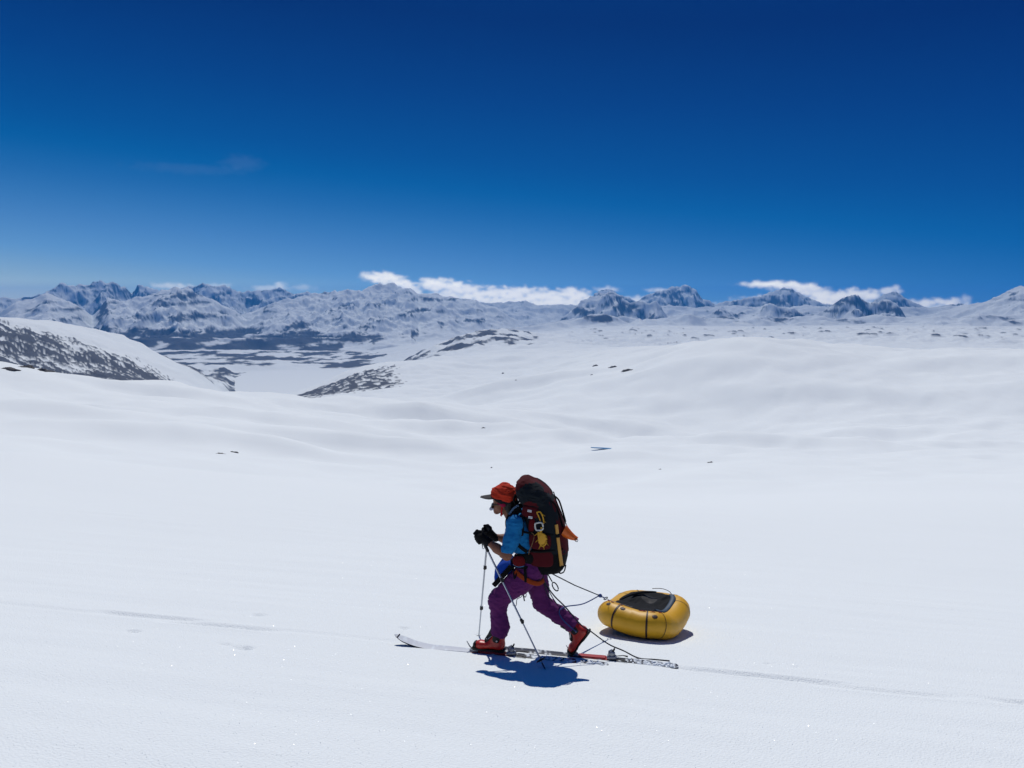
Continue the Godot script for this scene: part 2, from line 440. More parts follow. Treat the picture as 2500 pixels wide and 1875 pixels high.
	build_pack()
	build_raft()
	build_ropes()
	build_sparkles()
	build_stones()
	print("rest ", Time.get_ticks_msec() - t1)

const AIR := Color(0.05, 0.16, 0.36)
const SKY := [[-4.0, 190, 198, 204], [-1.0, 132, 168, 198], [1.0, 96, 148, 198], [3.0, 74, 130, 188], [6.0, 40, 106, 170], [9.5, 4, 84, 151], [13.5, 0, 67, 134], [18.5, 0, 50, 113], [26.0, 0, 50, 114], [45.0, 4, 66, 130], [90.0, 6, 70, 134]]
func sky_colour(el: float) -> Color:
	var k := 0
	while k < SKY.size() - 2 and SKY[k + 1][0] < el:
		k += 1
	var t: float = clampf((el - SKY[k][0]) / (SKY[k + 1][0] - SKY[k][0]), 0.0, 1.0)
	var a := Color(SKY[k][1] / 255.0, SKY[k][2] / 255.0, SKY[k][3] / 255.0)
	var b := Color(SKY[k + 1][1] / 255.0, SKY[k + 1][2] / 255.0, SKY[k + 1][3] / 255.0)
	return a.lerp(b, t).srgb_to_linear()
# clouds on the range: centre x, y, half sizes, density
const PUFFS := [
	[915, 674, 22, 10, 1.0], [940, 676, 26, 12, 1.0], [968, 684, 26, 12, 1.0], [992, 696, 22, 12, 1.0], [1012, 708, 22, 10, 0.8],
	[1050, 690, 20, 14, 1.0], [1078, 692, 24, 13, 1.0], [1108, 700, 24, 14, 1.0], [1140, 704, 26, 14, 1.0], [1175, 714, 30, 12, 1.0], [1215, 712, 28, 13, 1.0], [1240, 706, 12, 10, 0.9], [1262, 714, 26, 14, 1.0], [1280, 706, 10, 9, 0.9], [1310, 716, 24, 14, 1.0], [1345, 722, 26, 14, 1.0], [1385, 714, 24, 13, 1.0], [1415, 718, 22, 12, 1.0], [1100, 722, 60, 14, 1.0], [1250, 732, 110, 14, 1.0], [1380, 734, 70, 14, 1.0],
	[415, 698, 34, 6, 0.45], [450, 702, 22, 6, 0.4], [535, 697, 26, 5, 0.35], [655, 703, 30, 6, 0.45], [688, 696, 14, 7, 0.5], [745, 700, 20, 6, 0.3],
	[1610, 706, 26, 5, 0.6], [1480, 704, 22, 7, 0.7], [1560, 730, 40, 9, 0.7], [1600, 745, 60, 14, 0.9], [1680, 750, 60, 12, 0.8],
	[1850, 693, 36, 6, 0.9], [1890, 694, 40, 7, 1.0], [1935, 700, 40, 9, 1.0], [1965, 706, 22, 13, 1.0], [1995, 716, 30, 12, 1.0], [2035, 724, 40, 12, 1.0], [2075, 714, 16, 9, 0.9], [1860, 738, 60, 13, 0.9], [1930, 736, 80, 14, 1.0], [2010, 738, 70, 14, 1.0], [2100, 722, 30, 12, 0.9], [2125, 720, 18, 10, 0.9], [2165, 712, 22, 8, 0.8], [2180, 704, 12, 5, 0.7], [2240, 740, 40, 9, 0.8], [2290, 735, 34, 6, 0.8], [2330, 737, 26, 8, 0.7], [2350, 728, 10, 7, 0.6], [2300, 750, 70, 10, 0.8],
	[20, 322, 70, 14, 0.03], [30, 350, 90, 12, 0.03], [480, 432, 110, 11, 0.018], [605, 412, 40, 16, 0.025],
]
func beyond_haze(c: Color, el: float) -> Color:      # what the sky sends into the far side of the haze for c to arrive here
	var t := exp(-HAZE * minf(600.0 / maxf(sin(deg_to_rad(el)), 0.001), 22000.0))
	return Color(maxf(c.r - AIR.r * (1.0 - t), 0.0) / t, maxf(c.g - AIR.g * (1.0 - t), 0.0) / t, maxf(c.b - AIR.b * (1.0 - t), 0.0) / t)
func sky_image() -> Image:
	var im := Image.create(256, 512, false, Image.FORMAT_RGBF)
	for j in 512:
		var el := 90.0 - (j + 0.5) / 512.0 * 180.0
		for i in 256:
			var az := (i + 0.5) / 256.0 * TAU
			var c := sky_colour(maxf(el, 0.0) + 6.0 * sin(az) * exp(-maxf(el, 0.0) / 26.0) if el > 0.0 else 0.0)
			im.set_pixel(i, j, beyond_haze(c, el))
	im.resize(4096, 2048, Image.INTERPOLATE_BILINEAR)
	var n := FastNoiseLite.new()
	noise_setup(n, 3, 1.0 / 30.0, 5)
	for puff in PUFFS:
		var top := atan(tan_el(puff[0], puff[1] - puff[3] * 2.6))
		var low := atan(tan_el(puff[0], puff[1] + puff[3] * 2.6))
		for j in range(int((0.5 - top / PI) * 2048.0), int((0.5 - low / PI) * 2048.0) + 1):
			var a0 := az_of(puff[0] - puff[2] * 2.6, puff[1]) / TAU * 4096.0
			var a1 := az_of(puff[0] + puff[2] * 2.6, puff[1]) / TAU * 4096.0
			for i in range(int(a0), int(a1) + 1):
				var az := (i + 0.5) / 4096.0 * TAU
				var el := (0.5 - (j + 0.5) / 2048.0) * PI
				var x := 1250.0 + F * tan(az)
				var y := 937.5 - F * tan(el / maxf(cos(az), 0.5) * cos(az) + PITCH)
				var q := Vector2((x - puff[0]) / (puff[2] * 1.7), (y - puff[1] - 4.0) / (puff[3] * 1.5))
				var w := n.get_noise_2d(x * 1.0, y * 2.2) * (1.0 if puff[4] > 0.2 else 0.6)
				var d := 1.0 - q.length() + 0.5 * w + 0.08
				var al: float = smoothstep(0.0, lerpf(0.65, 1.2, clampf(q.y * 0.5 + 0.5, 0.0, 1.0)), d) * puff[4] * 0.9
				if al <= 0.003: continue
				var c := Color(0.78, 0.81, 0.85)
				var k := posmod(i, 4096)
				im.set_pixel(k, j, im.get_pixel(k, j).lerp(beyond_haze(c, rad_to_deg(el)), al))
	return im

func add_lake() -> void:
	var st := SurfaceTool.new()
	st.begin(Mesh.PRIMITIVE_TRIANGLES)
	st.set_smooth_group(0)
	var n := 120
	for k in n:
		var pts := []
		for m in [k, k + 1]:
			var t: float = TAU * m / n
			var w := 1.0 + 0.06 * n_fine.get_noise_2d(cos(t) * 400.0, sin(t) * 400.0)
			var px: float = 712.0 + signf(cos(t)) * pow(absf(cos(t)), 0.7) * 140.0 * w
			var r: float = 5740.0 + signf(sin(t)) * pow(absf(sin(t)), 0.7) * 1120.0 * w
			var a := az_of(px, 900.0)
			pts.append(Vector3(r * sin(a), -500.0, -r * cos(a)))
		var ca := az_of(712.0, 900.0)
		st.add_vertex(Vector3(5740.0 * sin(ca), -500.0, -5740.0 * cos(ca)))
		st.add_vertex(pts[0]); st.add_vertex(pts[1])
	st.generate_normals()
	var o := MeshInstance3D.new()
	o.name = "lake"
	o.mesh = st.commit()
	var m := StandardMaterial3D.new()
	m.albedo_color = SNOW.linear_to_srgb()
	m.roughness = 1.0
	o.material_override = m
	o.set_meta("kind", "structure")
	add_child(o)

# ================================================================ mesh helpers
class Geo:
	var v := PackedVector3Array()
	var c := PackedColorArray()
	var ix := PackedInt32Array()
	var tint := Color.WHITE
	func orient(from: int) -> void:                  # make the faces added since FROM look outwards
		var vol := 0.0
		var mid := Vector3.ZERO
		for k in range(from, ix.size()):
			mid += v[ix[k]]
		mid /= maxf(1.0, ix.size() - from)
		for k in range(from, ix.size(), 3):
			vol += (v[ix[k]] - mid).dot((v[ix[k + 1]] - mid).cross(v[ix[k + 2]] - mid))
		if vol < 0.0:
			for k in range(from, ix.size(), 3):
				var t := ix[k + 1]
				ix[k + 1] = ix[k + 2]
				ix[k + 2] = t
	func put(p: Vector3) -> int:
		v.append(p)
		c.append(tint)
		return v.size() - 1
	func loft(loops: Array, caps := true) -> Geo:     # loops: arrays of Vector3, all of one length, each closed
		var from := ix.size()
		var n: int = loops[0].size()
		var at := v.size()
		for l in loops:
			for p in l: put(p)
		for i in loops.size() - 1:
			for k in n:
				var a := at + i * n + k
				var b := at + i * n + (k + 1) % n
				ix.append_array([a, b, a + n, b, b + n, a + n])
		if caps:
			for e in [0, loops.size() - 1]:
				var m := Vector3.ZERO
				for p in loops[e]: m += p
				var o := put(m / n)
				var r := v.size()
				for p in loops[e]: put(p)
				for k in n:
					if e == 0: ix.append_array([o, r + (k + 1) % n, r + k])
					else: ix.append_array([o, r + k, r + (k + 1) % n])
		orient(from)
		return self
	func tube(pts: Array, radii, sides := 8, flat := 1.0, hint := Vector3.UP) -> Geo:
		var loops := []
		var prev := hint
		for i in pts.size():
			var d: Vector3 = (pts[mini(i + 1, pts.size() - 1)] - pts[maxi(i - 1, 0)]).normalized()
			var s := d.cross(prev)
			if s.length() < 0.02: s = d.cross(Vector3(0.3, 0.5, 0.8))
			s = s.normalized()
			var u := s.cross(d).normalized()
			var r: float = radii[i] if radii is Array else radii
			var loop := []
			for k in sides:
				var t := TAU * k / sides
				loop.append(pts[i] + s * cos(t) * r + u * sin(t) * r * flat)
			loops.append(loop)
		return loft(loops)
	func box(at: Vector3, size: Vector3, bevel := 0.004, turn := Basis.IDENTITY) -> Geo:
		var h := size * 0.5
		var b := minf(bevel, minf(h.x, minf(h.y, h.z)) * 0.9)
		var loops := []
		for s in [[-1.0, 1.0], [-1.0, 0.0], [1.0, 0.0], [1.0, 1.0]]:
			var y: float = s[0] * (h.y - b * (0.0 if s[1] == 1.0 else 1.0)) if s[1] == 1.0 else s[0] * (h.y - b)
			var inx: float = b if s[1] == 1.0 else 0.0
			var loop := []
			for q in [[1, 1, 0], [1, 1, 1], [-1, 1, 1], [-1, 1, 0], [-1, -1, 0], [-1, -1, 1], [1, -1, 1], [1, -1, 0]]:
				var x: float = q[0] * (h.x - (b if q[2] == 1 else 0.0) - inx * (0.0 if q[2] == 1 else 1.0))
				var z: float = q[1] * (h.z - (b if q[2] == 0 else 0.0) - inx * (0.0 if q[2] == 0 else 1.0))
				loop.append(at + turn * Vector3(x, y, z))
			loops.append(loop)
		return loft(loops)
	func ball(at: Vector3, r: Vector3, turn := Basis.IDENTITY, power := 1.0, nu := 14, nv := 9) -> Geo:
		var loops := []
		for j in range(1, nv):
			var b := PI * j / nv - PI / 2.0
			var loop := []
			for i in nu:
				var a := TAU * i / nu
				var q := Vector3(cos(a) * cos(b), sin(b), sin(a) * cos(b))
				q = Vector3(signf(q.x) * pow(absf(q.x), power), signf(q.y) * pow(absf(q.y), power), signf(q.z) * pow(absf(q.z), power))
				loop.append(at + turn * (q * r))
			loops.append(loop)
		return loft(loops)
	func prism(poly: Array, z0: float, z1: float, bevel := 0.004, turn := Transform3D.IDENTITY) -> Geo:   # poly: Vector2 list in x, y
		var m := Vector2.ZERO
		for p in poly: m += p
		m /= poly.size()
		var loops := []
		for s in [[z0, 1.0], [z0 + bevel, 0.0], [z1 - bevel, 0.0], [z1, 1.0]]:
			var loop := []
			for p in poly:
				var q: Vector2 = p - (p - m).normalized() * bevel * s[1]
				loop.append(turn * Vector3(q.x, q.y, s[0]))
			loops.append(loop)
		return loft(loops)
	func mesh() -> ArrayMesh:
		var n := PackedVector3Array(); n.resize(v.size())
		var f := PackedInt32Array(); f.resize(ix.size())
		for k in range(0, ix.size(), 3):
			var a := ix[k]; var b := ix[k + 1]; var d := ix[k + 2]
			var q := (v[b] - v[a]).cross(v[d] - v[a])
			n[a] += q; n[b] += q; n[d] += q
			f[k] = a; f[k + 1] = d; f[k + 2] = b
		for k in n.size():
			n[k] = n[k].normalized() if n[k].length() > 1e-12 else Vector3.UP
		var arr := []
		arr.resize(Mesh.ARRAY_MAX)
		arr[Mesh.ARRAY_VERTEX] = v
		arr[Mesh.ARRAY_NORMAL] = n
		arr[Mesh.ARRAY_COLOR] = c
		arr[Mesh.ARRAY_INDEX] = f
		var m := ArrayMesh.new()
		m.add_surface_from_arrays(Mesh.PRIMITIVE_TRIANGLES, arr)
		return m

# smooth union of tapered capsules [a, radius a, b, radius b], meshed as surface nets
func nets(bones: Array, cell: float, k: float, cuts := [], folds := 0.0, fold_scale := Vector3.ONE * 30.0, seed_ := 1) -> Geo:
	var lo := Vector3.ONE * 99.0
	var hi := -lo
	for b in bones:
		for e in [0, 2]:
			var r: float = b[e + 1] + k + 2.5 * cell
			lo = lo.min(b[e] - Vector3.ONE * r)
			hi = hi.max(b[e] + Vector3.ONE * r)
	var nx := int((hi.x - lo.x) / cell) + 2
	var ny := int((hi.y - lo.y) / cell) + 2
	var nz := int((hi.z - lo.z) / cell) + 2
	var f := PackedFloat32Array(); f.resize(nx * ny * nz); f.fill(1.0)
	for b in bones:
		var a: Vector3 = b[0]
		var ra: float = b[1]
		var e: Vector3 = b[2] - a
		var dr: float = b[3] - ra
		var ee := maxf(e.length_squared(), 1e-9)
		var rm := maxf(ra, b[3]) + k + 2.0 * cell
		var l: Vector3 = (a.min(b[2]) - Vector3.ONE * rm - lo) / cell
		var h: Vector3 = (a.max(b[2]) + Vector3.ONE * rm - lo) / cell
		for x in range(maxi(0, int(l.x)), mini(nx, int(h.x) + 2)):
			for y in range(maxi(0, int(l.y)), mini(ny, int(h.y) + 2)):
				var row := (x * ny + y) * nz
				for z in range(maxi(0, int(l.z)), mini(nz, int(h.z) + 2)):
					var p := lo + Vector3(x, y, z) * cell - a
					var t := clampf(p.dot(e) / ee, 0.0, 1.0)
					var d := (p - e * t).length() - ra - dr * t
					var g := f[row + z]
					var w := maxf(k - absf(g - d), 0.0)
					f[row + z] = minf(g, d) - w * w / (4.0 * k)
	var n := FastNoiseLite.new()
	noise_setup(n, seed_, 1.0, 2)
	if folds > 0.0 or cuts:
		for x in nx:
			for y in ny:
				var row := (x * ny + y) * nz
				for z in nz:
					var g := f[row + z]
					if g > 3.0 * cell: continue
					var p := lo + Vector3(x, y, z) * cell
					if folds > 0.0: g += folds * n.get_noise_3d(p.x * fold_scale.x, p.y * fold_scale.y, p.z * fold_scale.z)
					for cut in cuts: g = maxf(g, (p - cut[0]).dot(cut[1]))
					f[row + z] = g
	var out := Geo.new()
	var id := PackedInt32Array(); id.resize(nx * ny * nz); id.fill(-1)
	var sx := ny * nz
	var offs := PackedInt32Array([0, 1, nz, nz + 1, sx, sx + 1, sx + nz, sx + nz + 1])
	var cs := [Vector3(0, 0, 0), Vector3(0, 0, 1), Vector3(0, 1, 0), Vector3(0, 1, 1), Vector3(1, 0, 0), Vector3(1, 0, 1), Vector3(1, 1, 0), Vector3(1, 1, 1)]
	var edges := [[0, 1], [2, 3], [4, 5], [6, 7], [0, 2], [1, 3], [4, 6], [5, 7], [0, 4], [1, 5], [2, 6], [3, 7]]
	for x in nx - 1:
		for y in ny - 1:
			for z in nz - 1:
				var o := x * sx + y * nz + z
				if f[o] > 3.5 * cell: continue
				var ins := 0
				for q in offs:
					if f[o + q] < 0.0: ins += 1
				if ins == 0 or ins == 8: continue
				var m := Vector3.ZERO
				var cnt := 0
				for e in edges:
					var fa := f[o + offs[e[0]]]
					var fb := f[o + offs[e[1]]]
					if (fa < 0.0) != (fb < 0.0):
						m += cs[e[0]].lerp(cs[e[1]], fa / (fa - fb))
						cnt += 1
				id[o] = out.put(lo + (Vector3(x, y, z) + m / cnt) * cell)
	for x in range(1, nx - 1):
		for y in range(1, ny - 1):
			for z in range(1, nz - 1):
				var o := x * sx + y * nz + z
				if absf(f[o]) > 3.5 * cell: continue
				var neg := f[o] < 0.0
				for ax in 3:
					var st: int = [sx, nz, 1][ax]
					if (f[o + st] < 0.0) == neg: continue
					var d1: int = [nz, 1, sx][ax]
					var d2: int = [1, sx, nz][ax]
					var a := id[o - d1 - d2]; var b := id[o - d2]; var c2 := id[o]; var d := id[o - d1]
					if a < 0 or b < 0 or c2 < 0 or d < 0: continue
					if neg: out.ix.append_array([a, b, c2, a, c2, d])
					else: out.ix.append_array([a, c2, b, a, d, c2])
	out.orient(0)
	return out

# ================================================================ scene helpers
var mats := {}
func mat(key: String, srgb: Color, rough := 0.8, spec := 0.5, metal := 0.0) -> StandardMaterial3D:
	if not mats.has(key):
		var m := StandardMaterial3D.new()
		m.resource_name = key
		m.albedo_color = srgb
		m.roughness = rough
		m.metallic_specular = spec
		m.metallic = metal
		mats[key] = m
	return mats[key]
func cloth(key: String, srgb: Color, weave := 0.02, relief := 0.05) -> StandardMaterial3D:
	var m := mat(key, srgb, 0.9, 0.3)
	if not m.heightmap_enabled:
		m.heightmap_enabled = true
		m.heightmap_texture = grain_texture
		m.heightmap_scale = relief
		m.uv1_triplanar = true
		m.uv1_scale = Vector3.ONE / (weave * 20.0)
		m.rim_enabled = true
		m.rim = 0.15
		m.rim_tint = 0.6
	return m
func part(parent: Node3D, called: String, g: Geo, m: Material, label := "") -> MeshInstance3D:
	var o := MeshInstance3D.new()
	o.name = called
	o.mesh = g.mesh()
	o.material_override = m
	if label: o.set_meta("label", label)
	parent.add_child(o, true)
	return o
func thing(called: String, label: String, category: String, at := Transform3D.IDENTITY, group := "") -> Node3D:
	var o := Node3D.new()
	o.name = called
	add_child(o, true)
	o.transform = at
	o.set_meta("label", label)
	o.set_meta("category", category)
	if group: o.set_meta("group", group)
	return o
func V(x: float, y: float, z: float) -> Vector3:
	return Vector3(x, y, z)
func smooth(pts: Array, per := 6) -> Array:           # Catmull-Rom through the points
	var out := []
	for i in pts.size() - 1:
		var a: Vector3 = pts[maxi(i - 1, 0)]
		var d: Vector3 = pts[mini(i + 2, pts.size() - 1)]
		for k in per:
			out.append(pts[i].cubic_interpolate(pts[i + 1], a, d, float(k) / per))
	out.append(pts[-1])
	return out

# ================================================================ the skier's frame: x onward, y up, z to her right (away from the camera)
var SK: Transform3D
const TRACK := Vector3(-0.97987573, 0.0, -0.19960851)
const STAND := Vector3(0.14601719, -1.32580092, -7.12702735)
var grain_texture: ImageTexture

func lg(u: float, w: float) -> float:                 # height of the snow in the skier's frame
	var p := SK * V(u, 0.0, w)
	return plane(p.x, p.z) - STAND.y

func H(u: float, h: float, w: float) -> Vector3:       # places on the head
	return V(.342 - (.337 - u) * .88, 1.254 + (h - 1.254) * 1.17, w * 1.05)
func build_person() -> void:
	var t := thing("person", "person in blue shirt, purple trousers and orange cap striding left on skis", "person", SK)
	var skin := mat("skin", Color(0.47, 0.30, 0.22), 0.6, 0.4)
	var b := []
	# head, neck, trunk, arms and legs: one skin
	b.append_array([
		[H(.185, 1.412, 0), .086, H(.205, 1.392, 0), .086], [H(.228, 1.362, 0), .066, H(.24, 1.335, 0), .060], [H(.238, 1.325, 0), .050, H(.264, 1.284, 0), .027],
		[H(.262, 1.385, -.028), .035, H(.262, 1.385, .028), .035], [H(.292, 1.335, 0), .015, H(.322, 1.312, 0), .011], [H(.289, 1.291, -.012), .012, H(.289, 1.291, .012), .012], [H(.282, 1.274, -.01), .011, H(.282, 1.274, .01), .011],
		[H(.245, 1.33, -.045), .022, H(.255, 1.335, -.035), .02], [H(.245, 1.33, .045), .022, H(.255, 1.335, .035), .02],
		[H(.192, 1.36, -.083), .016, H(.184, 1.335, -.08), .011], [H(.192, 1.36, .083), .016, H(.184, 1.335, .08), .011],
		[H(.185, 1.33, 0), .054, V(.125, 1.21, 0), .060],
	])
	for s in [-1.0, 1.0]:
		b.append([V(.06, 1.13, .07 * s), .09, V(-.01, .85, .06 * s), .085])
		b.append([V(.095, 1.205, .05 * s), .06, V(.088, 1.225, .155 * s), .05])
	b.append_array([[V(.09, 1.235, -.165), .046, V(.147, .962, -.228), .040], [V(.147, .962, -.228), .040, V(.24, 1.01, -.198), .040], [V(.24, 1.01, -.198), .040, V(.335, 1.062, -.165), .026]])
	b.append_array([[V(.10, 1.225, .165), .046, V(.185, .965, .235), .040], [V(.185, .965, .235), .040, V(.26, .985, .2), .039], [V(.26, .985, .2), .039, V(.35, 1.008, .165), .026]])
	b.append_array([[V(-.02, .79, -.085), .085, V(.25, .53, -.11), .058], [V(.25, .53, -.11), .052, V(.245, .13, -.11), .036], [V(-.03, .79, .085), .085, V(-.09, .455, .08), .058], [V(-.09, .455, .08), .052, V(-.43, .25, .08), .036]])
	part(t, "body", nets(b, 0.0095, 0.022), skin)

	# shirt with sleeves to the elbow
	var sh := []
	for s in [-1.0, 1.0]:
		sh.append([V(-.015, .85, .06 * s), .105, V(.055, 1.12, .072 * s), .108])
		sh.append([V(.075, 1.20, .03 * s), .082, V(.088, 1.225, .155 * s), .068])
	sh.append([V(.105, 1.215, 0), .072, V(.142, 1.268, 0), .060])
	sh.append_array([[V(.09, 1.232, -.168), .070, V(.112, 1.10, -.20), .064], [V(.112, 1.10, -.20), .064, V(.150, .985, -.226), .060], [V(.10, 1.222, .168), .068, V(.178, .99, .23), .058]])
	var shirt := part(t, "shirt", nets(sh, 0.011, 0.03, [[V(.15, .985, -.226), Vector3(.12, -.97, -.2).normalized()]], 0.011, V(16, 42, 12), 5), cloth("shirt_cloth", Color(0.07, 0.40, 0.61)))
	shirt.set_meta("label", "bright blue shirt with half-length sleeves")

	# trousers with creases, loose over the boots
	var tr := []
	for s in [-1.0, 1.0]:
		tr.append([V(-.025, .80, .062 * s), .112, V(-.01, .86, .06 * s), .106])
	tr.append_array([
		[V(-.03, .785, -.085), .112, V(.06, .70, -.10), .108], [V(.06, .70, -.10), .108, V(.245, .535, -.11), .082], [V(.245, .535, -.11), .082, V(.252, .50, -.11), .080], [V(.252, .50, -.11), .078, V(.243, .36, -.11), .070], [V(.243, .36, -.11), .070, V(.240, .235, -.11), .074], [V(.205, .33, -.11), .045, V(.185, .285, -.11), .042],
		[V(-.04, .785, .08), .108, V(-.075, .60, .08), .092], [V(-.075, .60, .08), .092, V(-.105, .455, .08), .078], [V(-.105, .455, .08), .078, V(-.25, .362, .08), .074], [V(-.25, .362, .08), .074, V(-.385, .275, .08), .072]])
	part(t, "trousers", nets(tr, 0.011, 0.03, [[V(.24, .185, -.11), V(0, -1, 0)], [V(-.40, .262, .08), Vector3(-.84, -.54, 0).normalized()]], 0.012, V(14, 36, 12), 9), cloth("trouser_cloth", Color(0.35, 0.13, 0.34)))

	# hair, cap, band and glasses
	part(t, "hair", nets([[H(.150, 1.385, 0), .082, H(.125, 1.33, 0), .062], [H(.125, 1.33, 0), .060, H(.105, 1.265, 0), .040], [H(.14, 1.345, -.055), .035, H(.12, 1.28, -.05), .026], [H(.14, 1.345, .055), .035, H(.12, 1.28, .05), .026]], 0.009, 0.03, [], 0.006, V(60, 12, 60), 3), mat("hair", Color(0.055, 0.04, 0.035), 0.6, 0.4))
	var cap := part(t, "cap", nets([[H(.195, 1.412, 0), .106, H(.222, 1.406, 0), .100], [H(.172, 1.400, 0), .090, H(.168, 1.388, 0), .084]], 0.008, 0.03, [[H(.30, 1.396, 0), Vector3(.22, -.97, 0).normalized()]], 0.013, V(12, 52, 12), 21), cloth("cap_cloth", Color(0.68, 0.19, 0.11)), "orange-red cap with a crinkled crown")
	var dark := cloth("dark_cloth", Color(0.10, 0.10, 0.11))
	var brim := []
	for i in 7:
		var q := i / 6.0
		var loop := []
		var wd := lerpf(.088, .030, pow(q, 2.2))
		for k in 12:
			var a := TAU * k / 12.0
			var z := cos(a) * wd
			loop.append(H(.285 + q * .152, 1.412 - .022 * q + sin(a) * .0035 - 2.6 * z * z, z))
		brim.append(loop)
	part(cap, "brim", Geo.new().loft(brim), mat("brim_cloth", Color(0.13, 0.12, 0.125), 0.85))
	for s in [-1.0, 1.0]:
		part(cap, "side_band", Geo.new().tube(smooth([H(.300, 1.408, .045 * s), H(.265, 1.395, .080 * s), H(.215, 1.377, .094 * s), H(.160, 1.362, .085 * s), H(.115, 1.358, .05 * s)], 4), [.012, .014, .016, .017, .018, .018, .018, .018, .018, .017, .017, .016, .016, .014, .012, .010, .008], 8, 0.35, V(0, 0, s)), dark)
	part(t, "headband", nets([[H(.225, 1.365, -.070), .022, H(.185, 1.352, -.080), .023], [H(.225, 1.365, .070), .022, H(.185, 1.352, .080), .023], [H(.262, 1.388, -.045), .016, H(.225, 1.37, -.068), .018], [H(.262, 1.388, .045), .016, H(.225, 1.37, .068), .018], [H(.262, 1.388, -.045), .016, H(.272, 1.390, 0), .016], [H(.272, 1.390, 0), .016, H(.262, 1.388, .045), .016]], 0.008, 0.012, [], 0.004, V(50, 50, 50)), cloth("band_cloth", Color(0.52, 0.07, 0.20)), "crimson headband covering the ears")
	for s in [-1.0, 1.0]:
		part(t, "chin_strap", Geo.new().tube(smooth([H(.195, 1.345, .082 * s), H(.205, 1.31, .072 * s), H(.215, 1.275, .052 * s), H(.225, 1.252, .02 * s)], 4), .008, 8, 0.5, V(0, 0, 1)), cloth("strap_cloth", Color(0.62, 0.06, 0.10)))
	var gl := part(t, "sunglasses", Geo.new().tube(smooth([H(.212, 1.352, -.088), H(.27, 1.348, -.078), H(.302, 1.342, -.058), H(.318, 1.338, -.02), H(.318, 1.338, .02), H(.302, 1.342, .058), H(.27, 1.348, .078), H(.212, 1.352, .088)], 3), .005, 6), mat("frame", Color(0.06, 0.06, 0.06), 0.4))
	for s in [-1.0, 1.0]:
		part(gl, "lens", Geo.new().ball(H(.306, 1.326, .032 * s), V(.010, .020, .026), Basis(Vector3.UP, 0.35 * s)), mat("lens", Color(0.035, 0.04, 0.05), 0.12, 0.7))
	part(t, "nose_guard", nets([[H(.306, 1.325, 0), .012, H(.334, 1.297, 0), .015], [H(.30, 1.30, -.012), .012, H(.30, 1.30, .012), .012]], 0.005, 0.012), mat("nose_guard", Color(0.66, 0.66, 0.72), 0.7), "pale grey nose guard hanging from the sunglasses")

	# gloves: palm, four fingers closed on the pole grip, thumb over its top
	var glove := cloth("glove", Color(0.035, 0.035, 0.045))
	for h in [[V(.335, 1.062, -.165), V(.392, 1.088, -.150), Vector3(-.50, -.83, -.25).normalized(), -1.0], [V(.352, 1.010, .165), V(.402, 1.052, .150), Vector3(.12, -.92, .38).normalized(), 1.0]]:
		var wr: Vector3 = h[0]
		var c0: Vector3 = h[1]
		var down: Vector3 = h[2]
		var out_: Vector3 = V(0, 0, h[3])
		out_ = (out_ - down * out_.dot(down)).normalized()
		var fw := out_.cross(down).normalized()
		if fw.x < 0.0: fw = -fw
		var g := [[wr - (c0 - wr) * 0.35, .035, wr + (c0 - wr) * 0.3, .034], [wr + (c0 - wr) * 0.2, .032, c0 + out_ * .014 - fw * .004, .036]]
		for k in 4:
			var s0: float = [-.033, -.011, .011, .032][k]
			var ln: float = [.93, 1.0, .96, .82][k]
			var kn: Vector3 = c0 + down * s0 + out_ * .022 + fw * .026
			var m1: Vector3 = c0 + down * (s0 + .004) + out_ * -.004 + fw * .050 * ln
			var m2: Vector3 = c0 + down * (s0 + .006) - out_ * .032 + fw * .034 * ln
			var m3: Vector3 = c0 + down * (s0 + .006) - out_ * .030 + fw * .004
			g.append_array([[c0 + down * s0 * .8 + out_ * .018, .016, kn, .0135], [kn, .0130, m1, .0118], [m1, .0118, m2, .0108], [m2, .0108, m3, .0098]])
		var th: Vector3 = c0 - down * .030 + out_ * .012 - fw * .016
		g.append_array([[wr + (c0 - wr) * .5 - down * .01, .018, th - down * .012, .0150], [th - down * .012, .0145, th - down * .034 + fw * .022, .0122], [th - down * .034 + fw * .022, .0122, th - down * .026 + fw * .056, .0105]])
		part(t, "glove", nets(g, 0.0055, 0.010), glove)

	# ski boots
	var shell := mat("boot_shell", Color(0.66, 0.12, 0.06), 0.38, 0.5)
	var black := mat("boot_black", Color(0.035, 0.035, 0.04), 0.55, 0.4)
	var steel := mat("steel", Color(0.62, 0.63, 0.65), 0.35, 0.5, 0.9)
	for q in [[Transform3D(Basis.IDENTITY, V(.185, .062, -.11)), 0.0], [Transform3D(Basis(Vector3.BACK, -0.98), V(-.548, .232, .08)), 1.0]]:
		var f: Transform3D = q[0]
		var lean: float = -0.02 if q[1] == 0.0 else 0.03       # boot axes: x from heel to toe, y up
		var bn := []
		for s in [-1.0, 1.0]:
			bn.append_array([[f * V(.045, .055, .014 * s), .034, f * V(.225, .044, .018 * s), .030], [f * V(.225, .044, .014 * s), .030, f * V(.262, .040, .008 * s), .026]])
		bn.append_array([[f * V(.055, .06, 0), .048, f * V(.062 + lean * .3, .15, 0), .052], [f * V(.12, .075, 0), .040, f * V(.08, .12, 0), .046], [f * V(.062 + lean * .3, .15, 0), .052, f * V(.055 + lean, .215, 0), .052]])
		var bt := part(t, "ski_boot", nets(bn, 0.008, 0.022, [[f * V(0, .012, 0), f.basis * V(0, -1, 0)], [f * V(.055 + lean, .205, 0), f.basis * V(0, 1, 0)]]), shell)
		var sole := []
		for p in [[.005, .0], [.0, .016], [.02, .020], [.12, .016], [.275, .018], [.296, .030], [.300, .016], [.285, .002], [.20, .0], [.19, .006], [.10, .006], [.09, .0]]:
			sole.append(Vector2(p[0], p[1]))
		part(bt, "sole", Geo.new().prism(sole, -.040, .040, .004, f), black)
